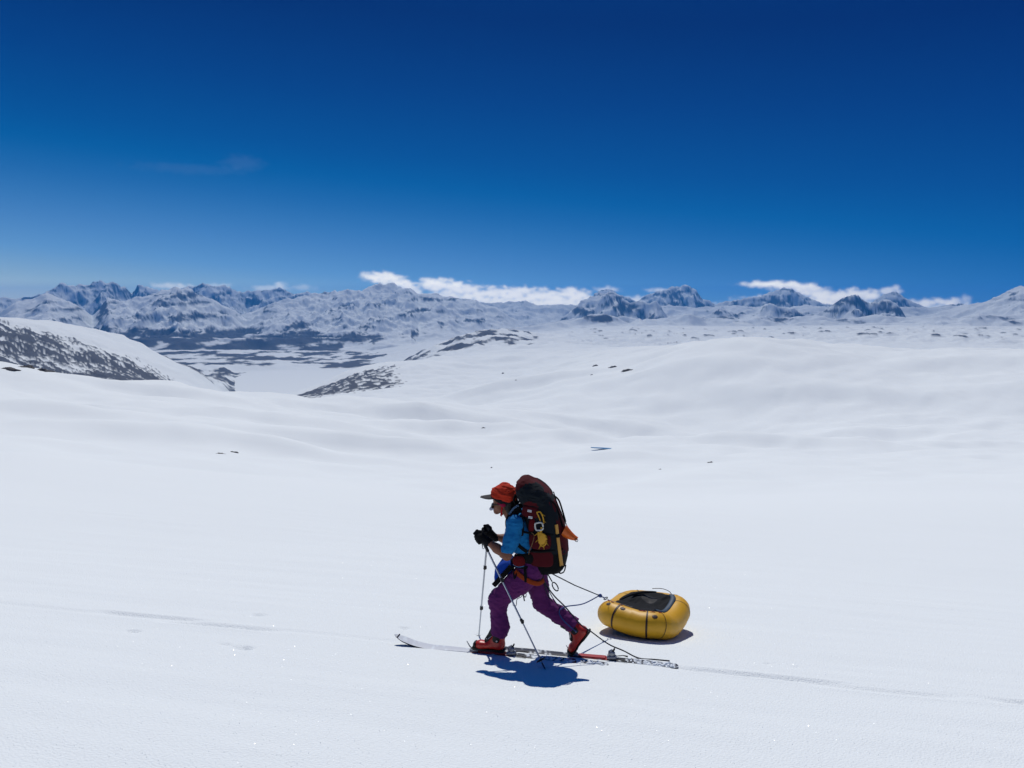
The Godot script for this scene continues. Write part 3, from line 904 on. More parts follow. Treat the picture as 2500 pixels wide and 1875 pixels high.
		part(bt, "toe_cap", nets([[f * V(.262, .042, -.016), .031, f * V(.262, .042, .016), .031]], 0.008, 0.01, [[f * V(0, .018, 0), f.basis * V(0, -1, 0)], [f * V(.262, 0, 0), f.basis * V(-1, 0, 0)]]), black)
		var ty := .155 if q[1] == 0.0 else .120
		part(bt, "tongue", nets([[f * V(.165, .088, 0), .026, f * V(.118, ty, 0), .030], [f * V(.118, ty, 0), .030, f * V(.095, ty + .06 * (1.0 - q[1]), 0), .030]], 0.008, 0.012), black)
		part(bt, "cuff", nets([[f * V(.060 + lean * .5, .185, 0), .056, f * V(.055 + lean, .245, 0), .056]], 0.008, 0.01, [[f * V(.03 + lean, .24, 0), f.basis * V(0, 1, 0)], [f * V(0, .165, 0), f.basis * V(0, -1, 0)]]), black)
		for s in [-1.0, 1.0]:
			part(bt, "ankle_plate", Geo.new().ball(f * V(.072, .128, .050 * s), V(.034, .040, .010), f.basis * Basis(Vector3.BACK, .3), .7), black)
			part(bt, "pivot", Geo.new().tube([f * V(.066, .108, .050 * s), f * V(.066, .108, .064 * s)], .008, 10), steel)
		part(bt, "buckle", Geo.new().box(f * V(.135, .125, -.032), V(.05, .008, .012), .003, f.basis * Basis(Vector3.BACK, -0.7)).tube([f * V(.165, .112, -.038), f * V(.15, .12, 0), f * V(.165, .112, .034)], .004, 6), steel)

func ski(label: String, tip: float, tail: float, off: float, boot: float, front: Color, is_near: bool, rise := .105) -> void:
	var t := thing("ski", label, "ski", SK * Transform3D(Basis.IDENTITY, V(0, 0, 0)), "pair of touring skis")
	var n := FastNoiseLite.new()
	noise_setup(n, 8 if is_near else 9, 26.0, 3)
	var core := Geo.new()
	var top := Geo.new()
	var cl := []
	var tl := []
	var L := tip - tail
	var steps := 90
	for i in steps + 1:
		var s := float(i) / steps
		var u := lerpf(tip, tail, s)
		var w := lerpf(.056, .042, smoothstep(.08, .45, s)) + .008 * smoothstep(.65, .97, s)
		w *= sqrt(clampf(s / .045, 0.02, 1.0)) * sqrt(clampf((1.0 - s) / .012, 0.15, 1.0))
		var up := rise * pow(clampf((.20 - s) / .20, 0.0, 1.0), 1.7) - .012
		var th := .020 * smoothstep(0.0, .25, s) * (1.0 - .4 * smoothstep(.75, 1.0, s)) + .004
		var y := lg(u, off) + up
		var lo_ := []
		var hi_ := []
		for q in [[-1.0, 0.0], [-1.0, .75], [-.93, 1.0], [.93, 1.0], [1.0, .75], [1.0, 0.0]]:
			lo_.append(V(u, y + q[1] * th, off + q[0] * w))
		for q in [[-.95, .98], [-.93, 1.12], [0.0, 1.14], [.93, 1.12], [.95, .98]]:
			hi_.append(V(u, y + q[1] * th + .0008, off + q[0] * w))
		cl.append(lo_)
		tl.append(hi_)
	core.loft(cl)
	part(t, "core", core, mat("ski_side", Color(0.03, 0.03, 0.035), 0.5))
	# the top sheet: pale shovel, red panel under the foot, dark tail with crusted snow
	var at := 0
	for i in steps + 1:
		var u := lerpf(tip, tail, float(i) / steps)
		for p in tl[i]:
			var c := Color(.03, .03, .035)
			if is_near and u > boot + .30: c = front
			elif u > boot - .03 and u < boot + .30: c = Color(.45, .04, .035)
			var crust := n.get_noise_2d(p.x * 1.4, p.z * 1.6) + (0.05 if u < boot - .25 else -0.25)
			c = c.lerp(Color(.72, .775, .80), smoothstep(0.0, .12, crust))
			top.tint = c
			top.put(p)
	for i in steps:
		for k in 4:
			var a := i * 5 + k
			top.ix.append_array([a, a + 5, a + 1, a + 1, a + 5, a + 6])
	top.orient(0)
	var tm := mat("ski_top", Color.WHITE, 0.35, 0.5)
	tm.vertex_color_use_as_albedo = true
	part(t, "top_sheet", top, tm)
	part(t, "tip_band", Geo.new().box(V(tip - .035, lg(tip, off) + rise * pow(.92, 1.7) - .004, off), V(.010, .006, .075), .002, Basis(Vector3.BACK, 0.55)), mat("ski_side", Color.BLACK))
	# lumps of snow thrown up on the ski
	var rng := RandomNumberGenerator.new()
	rng.seed = 5 if is_near else 6
	var lumps := Geo.new()
	for i in 46:
		var u := rng.randf_range(tail + .05, boot - .18)
		lumps.ball(V(u, lg(u, off) + .012, off + rng.randf_range(-.04, .04)), V(rng.randf_range(.008, .03), rng.randf_range(.004, .011), rng.randf_range(.006, .016)), Basis(Vector3.UP, rng.randf() * 3.0), 1.0, 7, 5)
	var lm := part(t, "snow_crust", lumps, mat("snow_lump", Color(0.87, 0.895, 0.91), 1.0, 0.2))
	lm.set_meta("kind", "stuff")
	# binding: toe piece with its lever, plate, heel piece and brake
	var grey := mat("binding_grey", Color(0.55, 0.56, 0.58), 0.4, 0.5, 0.6)
	var dk := mat("binding_black", Color(0.05, 0.05, 0.055), 0.5)
	var bh := lg(boot, off) + .010
	var toe := part(t, "toe_piece", Geo.new().box(V(boot + .285, bh + .014, off), V(.075, .026, .058), .006).box(V(boot + .275, bh + .034, off - .030), V(.026, .036, .010), .003).box(V(boot + .275, bh + .034, off + .030), V(.026, .036, .010), .003), grey)
	part(toe, "lever", Geo.new().tube([V(boot + .300, bh + .026, off), V(boot + .325, bh + .046, off), V(boot + .352, bh + .092, off)], [.009, .008, .005], 8, 0.6), grey)
	part(t, "plate", Geo.new().box(V(boot + .12, bh + .010, off), V(.24, .016, .062), .004), mat("binding_red", Color(0.62, 0.10, 0.10), 0.45))
	var heel := part(t, "heel_piece", Geo.new().box(V(boot - .052, bh + .018, off), V(.085, .034, .060), .008).ball(V(boot - .052, bh + .052, off), V(.030, .026, .026), Basis(Vector3.BACK, 0.5), 0.7).box(V(boot - .040, bh + .074, off), V(.040, .010, .030), .003, Basis(Vector3.BACK, -0.5)), grey)
	part(heel, "riser", Geo.new().box(V(boot - .070, bh + .084, off), V(.014, .034, .030), .004, Basis(Vector3.BACK, 0.5)), dk)
	for s in [-1.0, 1.0]:
		part(heel, "brake_arm", Geo.new().tube([V(boot - .09, bh + .016, off + .034 * s), V(boot - .15, bh + .020, off + .05 * s), V(boot - .19, bh + .012, off + .054 * s)], [.004, .004, .008], 6), dk)

func pole(label: String, hand: Vector3, tip: Vector3, clamps: Array) -> void:
	var t := thing("ski_pole", label, "ski pole", SK, "pair of ski poles")
	var d := (tip - hand).normalized()
	var alu := mat("pole_metal", Color(0.66, 0.68, 0.71), 0.3, 0.5, 0.85)
	var dk := mat("pole_black", Color(0.03, 0.03, 0.035), 0.6)
	var L := hand.distance_to(tip)
	part(t, "grip", Geo.new().tube([hand - d * .055, hand - d * .045, hand - d * .01, hand + d * .05, hand + d * .13, hand + d * .14], [.010, .019, .016, .0155, .014, .011], 12), dk)
	part(t, "shaft", Geo.new().tube([hand + d * .10, hand + d * L * clamps[0]], .0092, 10), alu)
	part(t, "shaft", Geo.new().tube([hand + d * L * clamps[0], hand + d * L * clamps[1]], .0080, 10), alu)
	part(t, "shaft", Geo.new().tube([hand + d * L * clamps[1], hand + d * (L - .05)], .0065, 10), alu)
	for c in clamps:
		part(t, "clamp", Geo.new().tube([hand + d * (L * c - .022), hand + d * (L * c - .018), hand + d * (L * c + .018), hand + d * (L * c + .022)], [.010, .0135, .0135, .009], 10).box(hand + d * L * c + V(-.012, 0, -.006), V(.014, .030, .012), .003), dk)
	part(t, "basket", Geo.new().tube([hand + d * (L - .085), hand + d * (L - .080), hand + d * (L - .070), hand + d * (L - .066)], [.010, .036, .040, .010], 14), dk)
	part(t, "point", Geo.new().tube([hand + d * (L - .06), hand + d * (L - .01), hand + d * (L + .03)], [.0065, .005, .002], 8), dk)
	part(t, "wrist_strap", Geo.new().tube(smooth([hand - d * .04, hand + V(-.02, -.03, .012), hand + V(-.03, -.085, .006), hand + V(-.012, -.10, 0), hand + d * .02], 5), .0055, 6, 0.35), dk)

func squircle(u0: float, u1: float, h: float, w: float, tilt := 0.0, n := 28, power := 0.62) -> Array:
	var loop := []
	for k in n:
		var a := TAU * k / n
		var x := signf(cos(a)) * pow(absf(cos(a)), power)
		var z := signf(sin(a)) * pow(absf(sin(a)), power)
		loop.append(V((u0 + u1) * .5 + x * (u1 - u0) * .5, h + tilt * x, z * w))
	return loop

func build_pack() -> void:
	var t := thing("backpack", "tall maroon and slate expedition backpack worn by the skier", "backpack", SK)
	var slate := cloth("pack_slate", Color(0.072, 0.098, 0.118))
	var black := cloth("pack_black", Color(0.030, 0.032, 0.038))
	var maroon := cloth("pack_maroon", Color(0.27, 0.04, 0.07))
	var red := cloth("pack_red", Color(0.34, 0.03, 0.05))
	var n := FastNoiseLite.new()
	noise_setup(n, 44, 14.0, 2)
	var crinkle := func(loops: Array, amp: float) -> Array:
		for l in loops:
			for k in l.size():
				l[k] += V(1, .4, 1) * amp * n.get_noise_3d(l[k].x, l[k].y * 1.6, l[k].z)
		return loops
	var S := [[.772, -.24, -.10, .09], [.785, -.30, -.065, .13], [.825, -.328, -.045, .15], [.90, -.342, -.035, .158], [.97, -.342, -.022, .163], [1.05, -.335, -.008, .166], [1.13, -.322, .008, .168], [1.21, -.305, .016, .17], [1.29, -.278, .030, .168], [1.36, -.250, .040, .163], [1.42, -.224, .048, .158], [1.445, -.20, .045, .14]]
	var base_l := []
	var body_l := []
	for s in S:
		var q := squircle(s[1], s[2], s[0], s[3], -.012)
		if s[0] <= .97: base_l.append(q)
		if s[0] >= .96: body_l.append(q)
	part(t, "bottom", Geo.new().loft(crinkle.call(base_l, .006)), black, "black reinforced bottom of the pack")
	part(t, "main_compartment", Geo.new().loft(crinkle.call(body_l, .008)), slate)
	# maroon rear panel
	var rear := []
	for s in S:
		if s[0] < .95 or s[0] > 1.43: continue
		var loop := []
		for k in 16:
			var a := TAU * k / 16.0
			loop.append(V(s[1] - .006 + .05 + cos(a) * .055, s[0], sin(a) * s[3] * .86))
		rear.append(loop)
	part(t, "rear_panel", Geo.new().loft(crinkle.call(rear, .006)), maroon, "maroon rear panel")
	# lid: slate hood below, maroon dome above
	var prof := [[1.375, -.196, .060, .150], [1.39, -.210, .076, .164], [1.42, -.214, .086, .170], [1.455, -.208, .094, .172], [1.49, -.196, .102, .170], [1.525, -.172, .104, .162], [1.555, -.142, .092, .146], [1.58, -.108, .068, .120], [1.596, -.076, .038, .082], [1.603, -.045, .008, .035]]
	var lid := []
	for i in 37:
		var q := i / 36.0 * (prof.size() - 1)
		var k := mini(int(q), prof.size() - 2)
		var s: Array = []
		for m in 4: s.append(lerpf(prof[k][m], prof[k + 1][m], q - k))
		lid.append(squircle(s[1], s[2], s[0], s[3], .022, 48))
	lid = crinkle.call(lid, .014)
	part(t, "lid", Geo.new().loft(lid), maroon, "maroon domed lid")
	for sd in [-1.0, 1.0]:
		var hp := Geo.new()
		for i in 36:
			for k in 48:
				var c: Vector3 = (lid[i][k] + lid[i + 1][(k + 1) % 48]) * .5
				var cut := lerpf(1.50, 1.575, smoothstep(.10, -.02, c.x)) - .10 * smoothstep(-.09, -.20, c.x)
				if c.z * sd < .055 or c.y > cut or c.y < 1.385 + .045 * smoothstep(-.14, -.05, c.x) * smoothstep(.05, -.03, c.x): continue
				var at := hp.v.size()
				for p in [lid[i][k], lid[i][(k + 1) % 48], lid[i + 1][(k + 1) % 48], lid[i + 1][k]]:
					hp.put(p + (p - V(-.05, 1.46, 0)).normalized() * .004)
				hp.ix.append_array([at, at + 1, at + 2, at, at + 2, at + 3])
		hp.orient(0)
		part(t, "hood", hp, slate, "slate side of the lid")
	# side pockets and panels on both flanks
	for s in [-1.0, 1.0]:
		part(t, "side_panel", Geo.new().ball(V(-.045, 1.335, .150 * s), V(.078, .050, .026), Basis(Vector3.BACK, .12), .55), maroon)
		part(t, "side_pocket", Geo.new().ball(V(-.058, 1.225, .156 * s), V(.030, .062, .026), Basis(Vector3.BACK, .1), .8), red)
		part(t, "side_pocket", Geo.new().ball(V(-.130, 1.085, .146 * s), V(.100, .075, .034), Basis.IDENTITY, .55), maroon)
		part(t, "side_pocket", Geo.new().ball(V(-.140, .935, .138 * s), V(.110, .078, .034), Basis.IDENTITY, .5), maroon)
		part(t, "compression_strap", Geo.new().tube(smooth([V(.02, 1.16, .165 * s), V(-.12, 1.150, .186 * s), V(-.30, 1.15, .14 * s)], 5), .009, 6, .3, V(0, 0, 1)), black)
		part(t, "compression_strap", Geo.new().tube(smooth([V(-.02, .995, .160 * s), V(-.15, 1.00, .186 * s), V(-.325, 1.02, .13 * s)], 5), .009, 6, .3, V(0, 0, 1)), black)
		part(t, "lid_strap", Geo.new().tube(smooth([V(-.205, 1.43, .10 * s), V(-.252, 1.39, .095 * s), V(-.285, 1.30, .09 * s), V(-.315, 1.2, .088 * s)], 5), .008, 6, .35, V(0, 0, 1)), black)
		part(t, "lid_strap", Geo.new().tube(smooth([V(.098, 1.47, .10 * s), V(.115, 1.42, .10 * s), V(.080, 1.345, .11 * s)], 5), .006, 6, .35, V(0, 0, 1)), black)
		# harness
		part(t, "shoulder_strap", Geo.new().tube(smooth([V(.045, 1.335, .095 * s), V(.095, 1.318, .112 * s), V(.145, 1.275, .115 * s), V(.165, 1.215, .105 * s), V(.145, 1.12, .115 * s), V(.10, 1.03, .14 * s), V(.03, .98, .15 * s)], 5), .024, 10, .34, V(0, 0, s)), black)
		part(t, "load_strap", Geo.new().tube(smooth([V(.07, 1.375, .10 * s), V(.11, 1.35, .118 * s), V(.15, 1.295, .125 * s)], 4), .009, 6, .4, V(0, 0, 1)), mat("webbing_blue", Color(0.26, 0.36, 0.46)))
		part(t, "back_strap", Geo.new().tube(smooth([V(.035, 1.30, .150 * s), V(.022, 1.22, .172 * s), V(.030, 1.13, .178 * s)], 4), .016, 8, .35, V(0, 0, 1)), black)
		part(t, "lower_strap", Geo.new().tube(smooth([V(.085, 1.085, .172 * s), V(.045, 1.035, .180 * s), V(-.02, .985, .170 * s)], 4), .016, 8, .35, V(0, 0, 1)), black)
		part(t, "hip_belt", Geo.new().tube(smooth([V(-.10, .905, .140 * s), V(-.02, .930, .168 * s), V(.06, .925, .160 * s), V(.115, .885, .125 * s), V(.135, .85, .06 * s), V(.135, .84, .0)], 5), [.05, .05, .049, .048, .047, .046, .045, .044, .042, .04, .036, .033, .03, .027, .025, .023, .021, .02, .019, .018, .018, .018, .018, .018, .018, .018], 10, .36, V(0, 0, s)), black)
		var pk := part(t, "hip_pocket", Geo.new().ball(V(.052, .905, .176 * s), V(.056, .050, .030), Basis(Vector3.BACK, -.08), .75), red, "dark red pocket on the hip belt")
		part(pk, "pocket_trim", Geo.new().tube(smooth([V(.100, .875, .180 * s), V(.055, .858, .192 * s), V(.005, .868, .184 * s)], 4), .009, 8, .6), mat("trim_blue", Color(0.20, 0.40, 0.55)))
	# sewn labels with dark lettering strokes on the camera-side flank
	var white := mat("label_white", Color(0.78, 0.78, 0.78), 0.8)
	for q in [V(-.040, 1.348, -.176), V(-.047, 1.292, -.176)]:
		var lb := part(t, "sewn_label", Geo.new().box(q, V(.036, .020, .004), .001, Basis(Vector3.BACK, .12)), white, "small white sewn label")
		for k in 3:
			part(lb, "letter_stroke", Geo.new().box(q + V(-.010 + .010 * k, 0, -.0022), V(.003, .010, .002), .0005, Basis(Vector3.BACK, .12)), black)
	# haul loop and cords under the pack
	part(t, "haul_loop", Geo.new().tube(smooth([V(-.25, .80, -.03), V(-.285, .772, -.03), V(-.32, .79, -.03), V(-.335, .85, -.03)], 5), .006, 6), black)
	part(t, "rear_cord", Geo.new().tube(smooth([V(-.222, 1.49, -.02), V(-.262, 1.37, -.02), V(-.325, 1.23, -.02), V(-.336, 1.205, -.02)], 5), .005, 6), black)

	# crampons on the flank
	var yel := mat("crampon_yellow", Color(0.70, 0.52, 0.05), 0.4, 0.5, 0.3)
	var cr := thing("crampon", "yellow steel crampon strapped to the side of the maroon backpack", "crampon", SK)
	var z := -.200
	part(cr, "heel_frame", Geo.new().tube(smooth([V(-.105, 1.345, z), V(-.135, 1.352, z), V(-.155, 1.32, z), V(-.168, 1.265, z), V(-.160, 1.25, z)], 4), .007, 6).tube(smooth([V(-.108, 1.342, z), V(-.122, 1.315, z), V(-.138, 1.275, z)], 4), .006, 6), yel)
	var wh := mat("crampon_grey", Color(0.72, 0.72, 0.68), 0.4)
	part(cr, "strap_frame", Geo.new().tube(smooth([V(-.092, 1.248, z - .008), V(-.135, 1.262, z - .008), V(-.158, 1.25, z - .008), V(-.160, 1.205, z - .008), V(-.118, 1.192, z - .008), V(-.098, 1.205, z - .008), V(-.092, 1.248, z - .008)], 4), .0075, 6), wh)
	part(cr, "toe_frame", Geo.new().ball(V(-.156, 1.115, z), V(.034, .052, .008), Basis(Vector3.BACK, .25), .8).tube(smooth([V(-.118, 1.172, z), V(-.128, 1.10, z), V(-.155, 1.055, z), V(-.188, 1.085, z), V(-.182, 1.15, z), V(-.118, 1.172, z)], 4), .008, 6), yel)
	part(cr, "link_bar", Geo.new().box(V(-.142, 1.18, z), V(.018, .08, .006), .002, Basis(Vector3.BACK, .2)), yel)
	for q in [[V(-.115, 1.165, z), V(-.092, 1.150, z - .03)], [V(-.122, 1.11, z), V(-.100, 1.095, z - .03)], [V(-.140, 1.065, z), V(-.128, 1.032, z - .015)], [V(-.165, 1.062, z), V(-.175, 1.028, z - .015)], [V(-.188, 1.095, z), V(-.212, 1.070, z - .025)], [V(-.184, 1.14, z), V(-.206, 1.125, z - .03)], [V(-.158, 1.33, z), V(-.182, 1.325, z - .03)], [V(-.168, 1.28, z), V(-.19, 1.27, z - .03)]]:
		part(cr, "spike", Geo.new().tube([q[0], q[1]], [.007, .002], 6), yel)
	part(cr, "cord", Geo.new().tube(smooth([V(-.06, 1.165, z + .01), V(-.085, 1.14, z - .004), V(-.065, 1.06, z), V(-.04, 1.0, z + .01), V(-.035, .97, z + .02)], 5), .004, 6), mat("cord_tan", Color(0.42, 0.30, 0.16)))

	# yellow tool handle
	var ax := thing("tool_handle", "long yellow tool handle strapped upright along the backpack", "handle", SK)
	part(ax, "shaft", Geo.new().tube([V(-.268, 1.235, -.150), V(-.285, 1.10, -.152), V(-.314, .875, -.140)], [.011, .011, .012], 10, 1.3), mat("tool_yellow", Color(0.72, 0.52, 0.16), 0.45))
	part(ax, "strap", Geo.new().tube([V(-.280, 1.155, -.151), V(-.284, 1.125, -.152)], .0165, 10), black)
	part(ax, "ferrule", Geo.new().tube([V(-.318, .85, -.138), V(-.313, .88, -.140)], [.011, .014], 10), black)

	# orange scoop behind the pack
	var sc := thing("plastic_scoop", "orange plastic scoop sticking out behind the backpack", "scoop", SK)
	var om := mat("scoop_orange", Color(0.80, 0.37, 0.05), 0.4)
	om.backlight_enabled = true
	om.backlight = Color(0.5, 0.2, 0.03)
	var sl := []
	for i in 9:
		var q := i / 8.0
		var c0 := V(-.318, 1.165, -.06).lerp(V(-.438, 1.095, -.06), q)
		var hw := lerpf(.075, .020, pow(q, .7))
		var loop := []
		for k in 16:
			var a := TAU * k / 16.0
			loop.append(c0 + V(-.50, -.86, 0).rotated(Vector3.BACK, 1.0).normalized() * cos(a) * hw * .75 + V(0, 0, 1) * sin(a) * lerpf(.06, .024, q) - V(.5, .86, 0) * .018 * sin(q * PI))
		sl.append(loop)
	part(sc, "blade", Geo.new().loft(sl), om)
	part(sc, "eyelet", Geo.new().tube(smooth([V(-.425, 1.105, -.09), V(-.446, 1.095, -.09), V(-.438, 1.078, -.09), V(-.42, 1.088, -.09), V(-.425, 1.105, -.09)], 4), .003, 6), mat("tool_black", Color(0.04, 0.04, 0.04)))

	# blue bag and harness worn at the waist
	var bag := thing("waist_bag", "bright blue bag hanging at the front of the skier's waist", "bag", SK)
	var blue := cloth("bag_blue", Color(0.03, 0.22, 0.58))
	var poly := [Vector2(.276, .805), Vector2(.248, .848), Vector2(.20, .878), Vector2(.150, .885), Vector2(.115, .845), Vector2(.13, .78), Vector2(.20, .735), Vector2(.25, .695), Vector2(.278, .672), Vector2(.283, .73)]
	part(bag, "pouch", Geo.new().prism(poly, -.145, .06, .02), blue)
	part(bag, "flap_edge", Geo.new().tube(smooth([V(.125, .845, -.150), V(.175, .785, -.154), V(.235, .715, -.152), V(.283, .662, -.148)], 5), .022, 8, .3, V(0, 0, 1)), black)
	var hs := thing("harness", "rust-orange climbing harness strap around the skier's hips", "harness", SK)
	part(hs, "leg_loop", Geo.new().tube(smooth([V(.085, .815, -.185), V(.02, .775, -.205), V(-.06, .735, -.205), V(-.12, .715, -.17), V(-.15, .72, -.09)], 5), .022, 8, .3, V(0, 0, -1)), cloth("harness_rust", Color(0.52, 0.20, 0.06)))
	part(hs, "gear_loop", Geo.new().tube(smooth([V(.10, .86, -.165), V(.095, .80, -.195), V(.085, .755, -.205), V(.07, .80, -.20)], 4), .006, 6), black)
	part(hs, "webbing", Geo.new().tube(smooth([V(.0, .865, -.185), V(-.01, .80, -.210), V(-.015, .735, -.212)], 4), .013, 6, .4, V(0, 0, 1)), black)
	part(hs, "waist_strap", Geo.new().tube(smooth([V(.10, .85, -.14), V(.0, .85, -.18), V(-.12, .83, -.12), V(-.15, .82, .0)], 5), .016, 6, .4, V(0, 0, -1)), black)
	# gear dangling between the legs
	var gl := thing("cord_loop", "thin grey cord loop dangling between the skier's legs", "cord", SK)
	part(gl, "loop", Geo.new().tube(smooth([V(.06, .60, -.03), V(.075, .545, -.03), V(.115, .52, -.03), V(.135, .49, -.03), V(.13, .45, -.03), V(.105, .455, -.03), V(.098, .51, -.03), V(.06, .535, -.03), V(.035, .58, -.03)], 5), .0035, 6), mat("cord_grey", Color(0.22, 0.24, 0.26)))
	part(gl, "toggle", Geo.new().tube(smooth([V(.045, .60, -.03), V(.04, .545, -.03), V(.03, .50, -.03)], 3), .006, 6).tube(smooth([V(.03, .61, -.03), V(.015, .56, -.03), V(.025, .535, -.03), V(.045, .56, -.03)], 4), .004, 6), mat("cord_grey", Color(0.2, 0.2, 0.2)))
	var cup := thing("dark_cup", "small dark round pouch hanging behind the skier's forearm", "pouch", SK)
	part(cup, "shell", Geo.new().ball(V(.226, .905, -.02), V(.036, .034, .034)), black)
	part(cup, "cord", Geo.new().tube([V(.20, .925, -.02), V(.15, .95, -.05)], .004, 6), black)

# ================================================================ raft
var RAFT: Transform3D
func raft_path(s: float) -> Vector3:                  # centre line of the tube, s from 0 to 1, starting at the middle of the near end
	var a := TAU * s
	var e := 0.54
	var x := sin(a)
	var y := -cos(a)
	var p := V(signf(x) * pow(absf(x), e) * .302, .134, -signf(y) * pow(absf(y), e) * .40)
	p.y += .055 * smoothstep(.10, -.315, p.x) * smoothstep(-.385, .30, p.z)
	p.y += .105 * smoothstep(-.15, .40, -p.z) + .025 * smoothstep(.2, .385, p.z)
	return p
func raft_loop(s: float, r: float) -> Array:
	var d := (raft_path(fposmod(s + .004, 1.0)) - raft_path(fposmod(s - .004, 1.0))).normalized()
	var o := d.cross(Vector3.UP).normalized()
	var u := o.cross(d).normalized()
	var c := raft_path(fposmod(s, 1.0))
	var loop := []
	for k in 24:
		var a := TAU * k / 24.0
		loop.append(c + o * cos(a) * r + u * sin(a) * r * 1.02)
	return loop
func build_raft() -> void:
	var t := thing("inflatable_raft", "yellow inflatable raft with dark spray deck dragged over the snow", "raft", RAFT)
	var yel := mat("raft_yellow", Color(0.83, 0.62, 0.04), 0.5, 0.5)
	yel.backlight_enabled = true
	yel.backlight = Color(0.30, 0.2, 0.02)
	var n := FastNoiseLite.new()
	noise_setup(n, 31, 9.0, 2)
	var loops := []
	for i in 97:
		var l := raft_loop(i / 96.0, .128)
		for k in l.size(): l[k] += (l[k] - raft_path(i / 96.0)).normalized() * .004 * n.get_noise_3d(l[k].x, l[k].y, l[k].z)
		loops.append(l)
	part(t, "tube", Geo.new().loft(loops, false), yel)
	var tape := mat("raft_tape", Color(0.16, 0.045, 0.03), 0.6)
	for q in [[-.040, .0035], [.050, .0035], [-.125, .0014], [.128, .0014], [.30, .0014], [-.30, .0014], [.42, .003], [.58, .003]]:
		var b := []
		for e in [-1.0, 1.0]:
			b.append(raft_loop(q[0] + e * q[1], .1310))
		part(t, "seam_tape", Geo.new().loft(b, false), tape)
	# floor
	var fl := []
	for h in [.02, .05]:
		var loop := []
		for i in 48: loop.append(V(raft_path(i / 48.0).x, h + (raft_path(i / 48.0).y - .158) * .9, raft_path(i / 48.0).z))
		fl.append(loop)
	part(t, "floor", Geo.new().loft(fl), mat("raft_floor", Color(0.05, 0.05, 0.055), 0.7))
	# spray deck: fabric from the tube's inner top down to the cockpit
	var deck := cloth("deck_fabric", Color(0.10, 0.108, 0.118))
	var dl := []
	for j in 9:
		var q := j / 8.0
		var loop := []
		for i in 64:
			var c := raft_path(i / 64.0)
			var sc: float = lerpf(.94, .24, q)
			var y := c.y + (.102 if j == 0 else .130 - .012 * q)
			var p := V(c.x * sc + .02 * q, y, c.z * sc - .09 * q)
			p.y = lerpf(p.y, .305 - .15 * p.z, smoothstep(.2, 1.0, q))
			p.y += .045 * bump(p.x, -.22, -.12, -.06, .05) * bump(p.z, -.25, -.12, .0, .14) + .030 * n.get_noise_3d(p.x * 2.0 + p.z, 2.0, p.z * .6) * sin(q * PI)
			loop.append(p)
		dl.append(loop)
	part(t, "spray_deck", Geo.new().loft(dl, false), deck, "dark fabric spray deck")
	var pit := []
	for j in 4:
		var q := j / 3.0
		var loop := []
		for p in dl[8]: loop.append(V((p.x - .02) * (1.0 - .2 * q) + .02, lerpf(p.y, .18, q), (p.z + .09) * (1.0 - .2 * q) - .09))
		pit.append(loop)
	part(t, "cockpit", Geo.new().loft(pit, true), mat("cockpit_black", Color(0.02, 0.02, 0.024), 0.7))
	var rim := []
	for i in 33:
		var c := raft_path(lerpf(.12, .40, i / 32.0))
		rim.append(V(c.x * .84, c.y + .128, c.z * .84))
	part(t, "deck_lining", Geo.new().tube(rim, .030, 8, .6), mat("lining_blue", Color(0.17, 0.25, 0.32), 0.6), "blue-grey lining along the cockpit edge")
	part(t, "deck_fold", Geo.new().tube(smooth([V(-.21, .335, .18), V(-.16, .37, .04), V(-.08, .39, -.10), V(.06, .40, -.20)], 5), [.012, .016, .02, .022, .024, .026, .028, .028, .028, .028, .026, .024, .022, .02, .016, .01], 8, .6), deck)
	# grab patches, cords, end strap
	for q in [[-.085, 1.05], [-.012, 1.10], [.085, .85], [-.30, 1.0], [.48, 1.0]]:
		var l := raft_loop(q[0], .130)
		var c := raft_path(fposmod(q[0], 1.0))
		var d := (raft_path(fposmod(q[0] + .004, 1.0)) - raft_path(fposmod(q[0] - .004, 1.0))).normalized()
		var o := d.cross(Vector3.UP).normalized()
		if o.dot(c) < 0.0: o = -o
		var nn: Vector3 = (o * cos(q[1]) + Vector3.UP * sin(q[1])).normalized()
		part(t, "tie_patch", Geo.new().ball(c + nn * .129, V(.030, .0045, .022), Basis(d, nn, d.cross(nn)), 1.0, 12, 6), tape)
	for s in [-1.0, 1.0]:
		var pts := []
		for i in 15:
			var q: float = s * lerpf(.01, .16, i / 14.0)
			var c := raft_path(fposmod(q, 1.0))
			pts.append(c * V(1.10, 1, 1.04) + V(0, .128 + .006 * sin(i * 1.3), 0))
		part(t, "lash_cord", Geo.new().tube(pts, .004, 6), mat("cord_red", Color(0.62, 0.14, 0.07), 0.7))
	part(t, "end_strap", Geo.new().tube(smooth([V(-.05, .40, -.40), V(.05, .405, -.44), V(.12, .37, -.50), V(.16, .29, -.53)], 5), .009, 6, .4), tape)

func loop_ring(c: Vector3, d: Vector3, r: float, th: float, stretch := 1.0) -> Geo:
	var s := d.cross(V(.2, .1, 1)).normalized()
	var pts := []
	for i in 17:
		var a := TAU * i / 16.0
		pts.append(c + d * cos(a) * r * stretch + s * sin(a) * r)
	return Geo.new().tube(pts, th, 6)

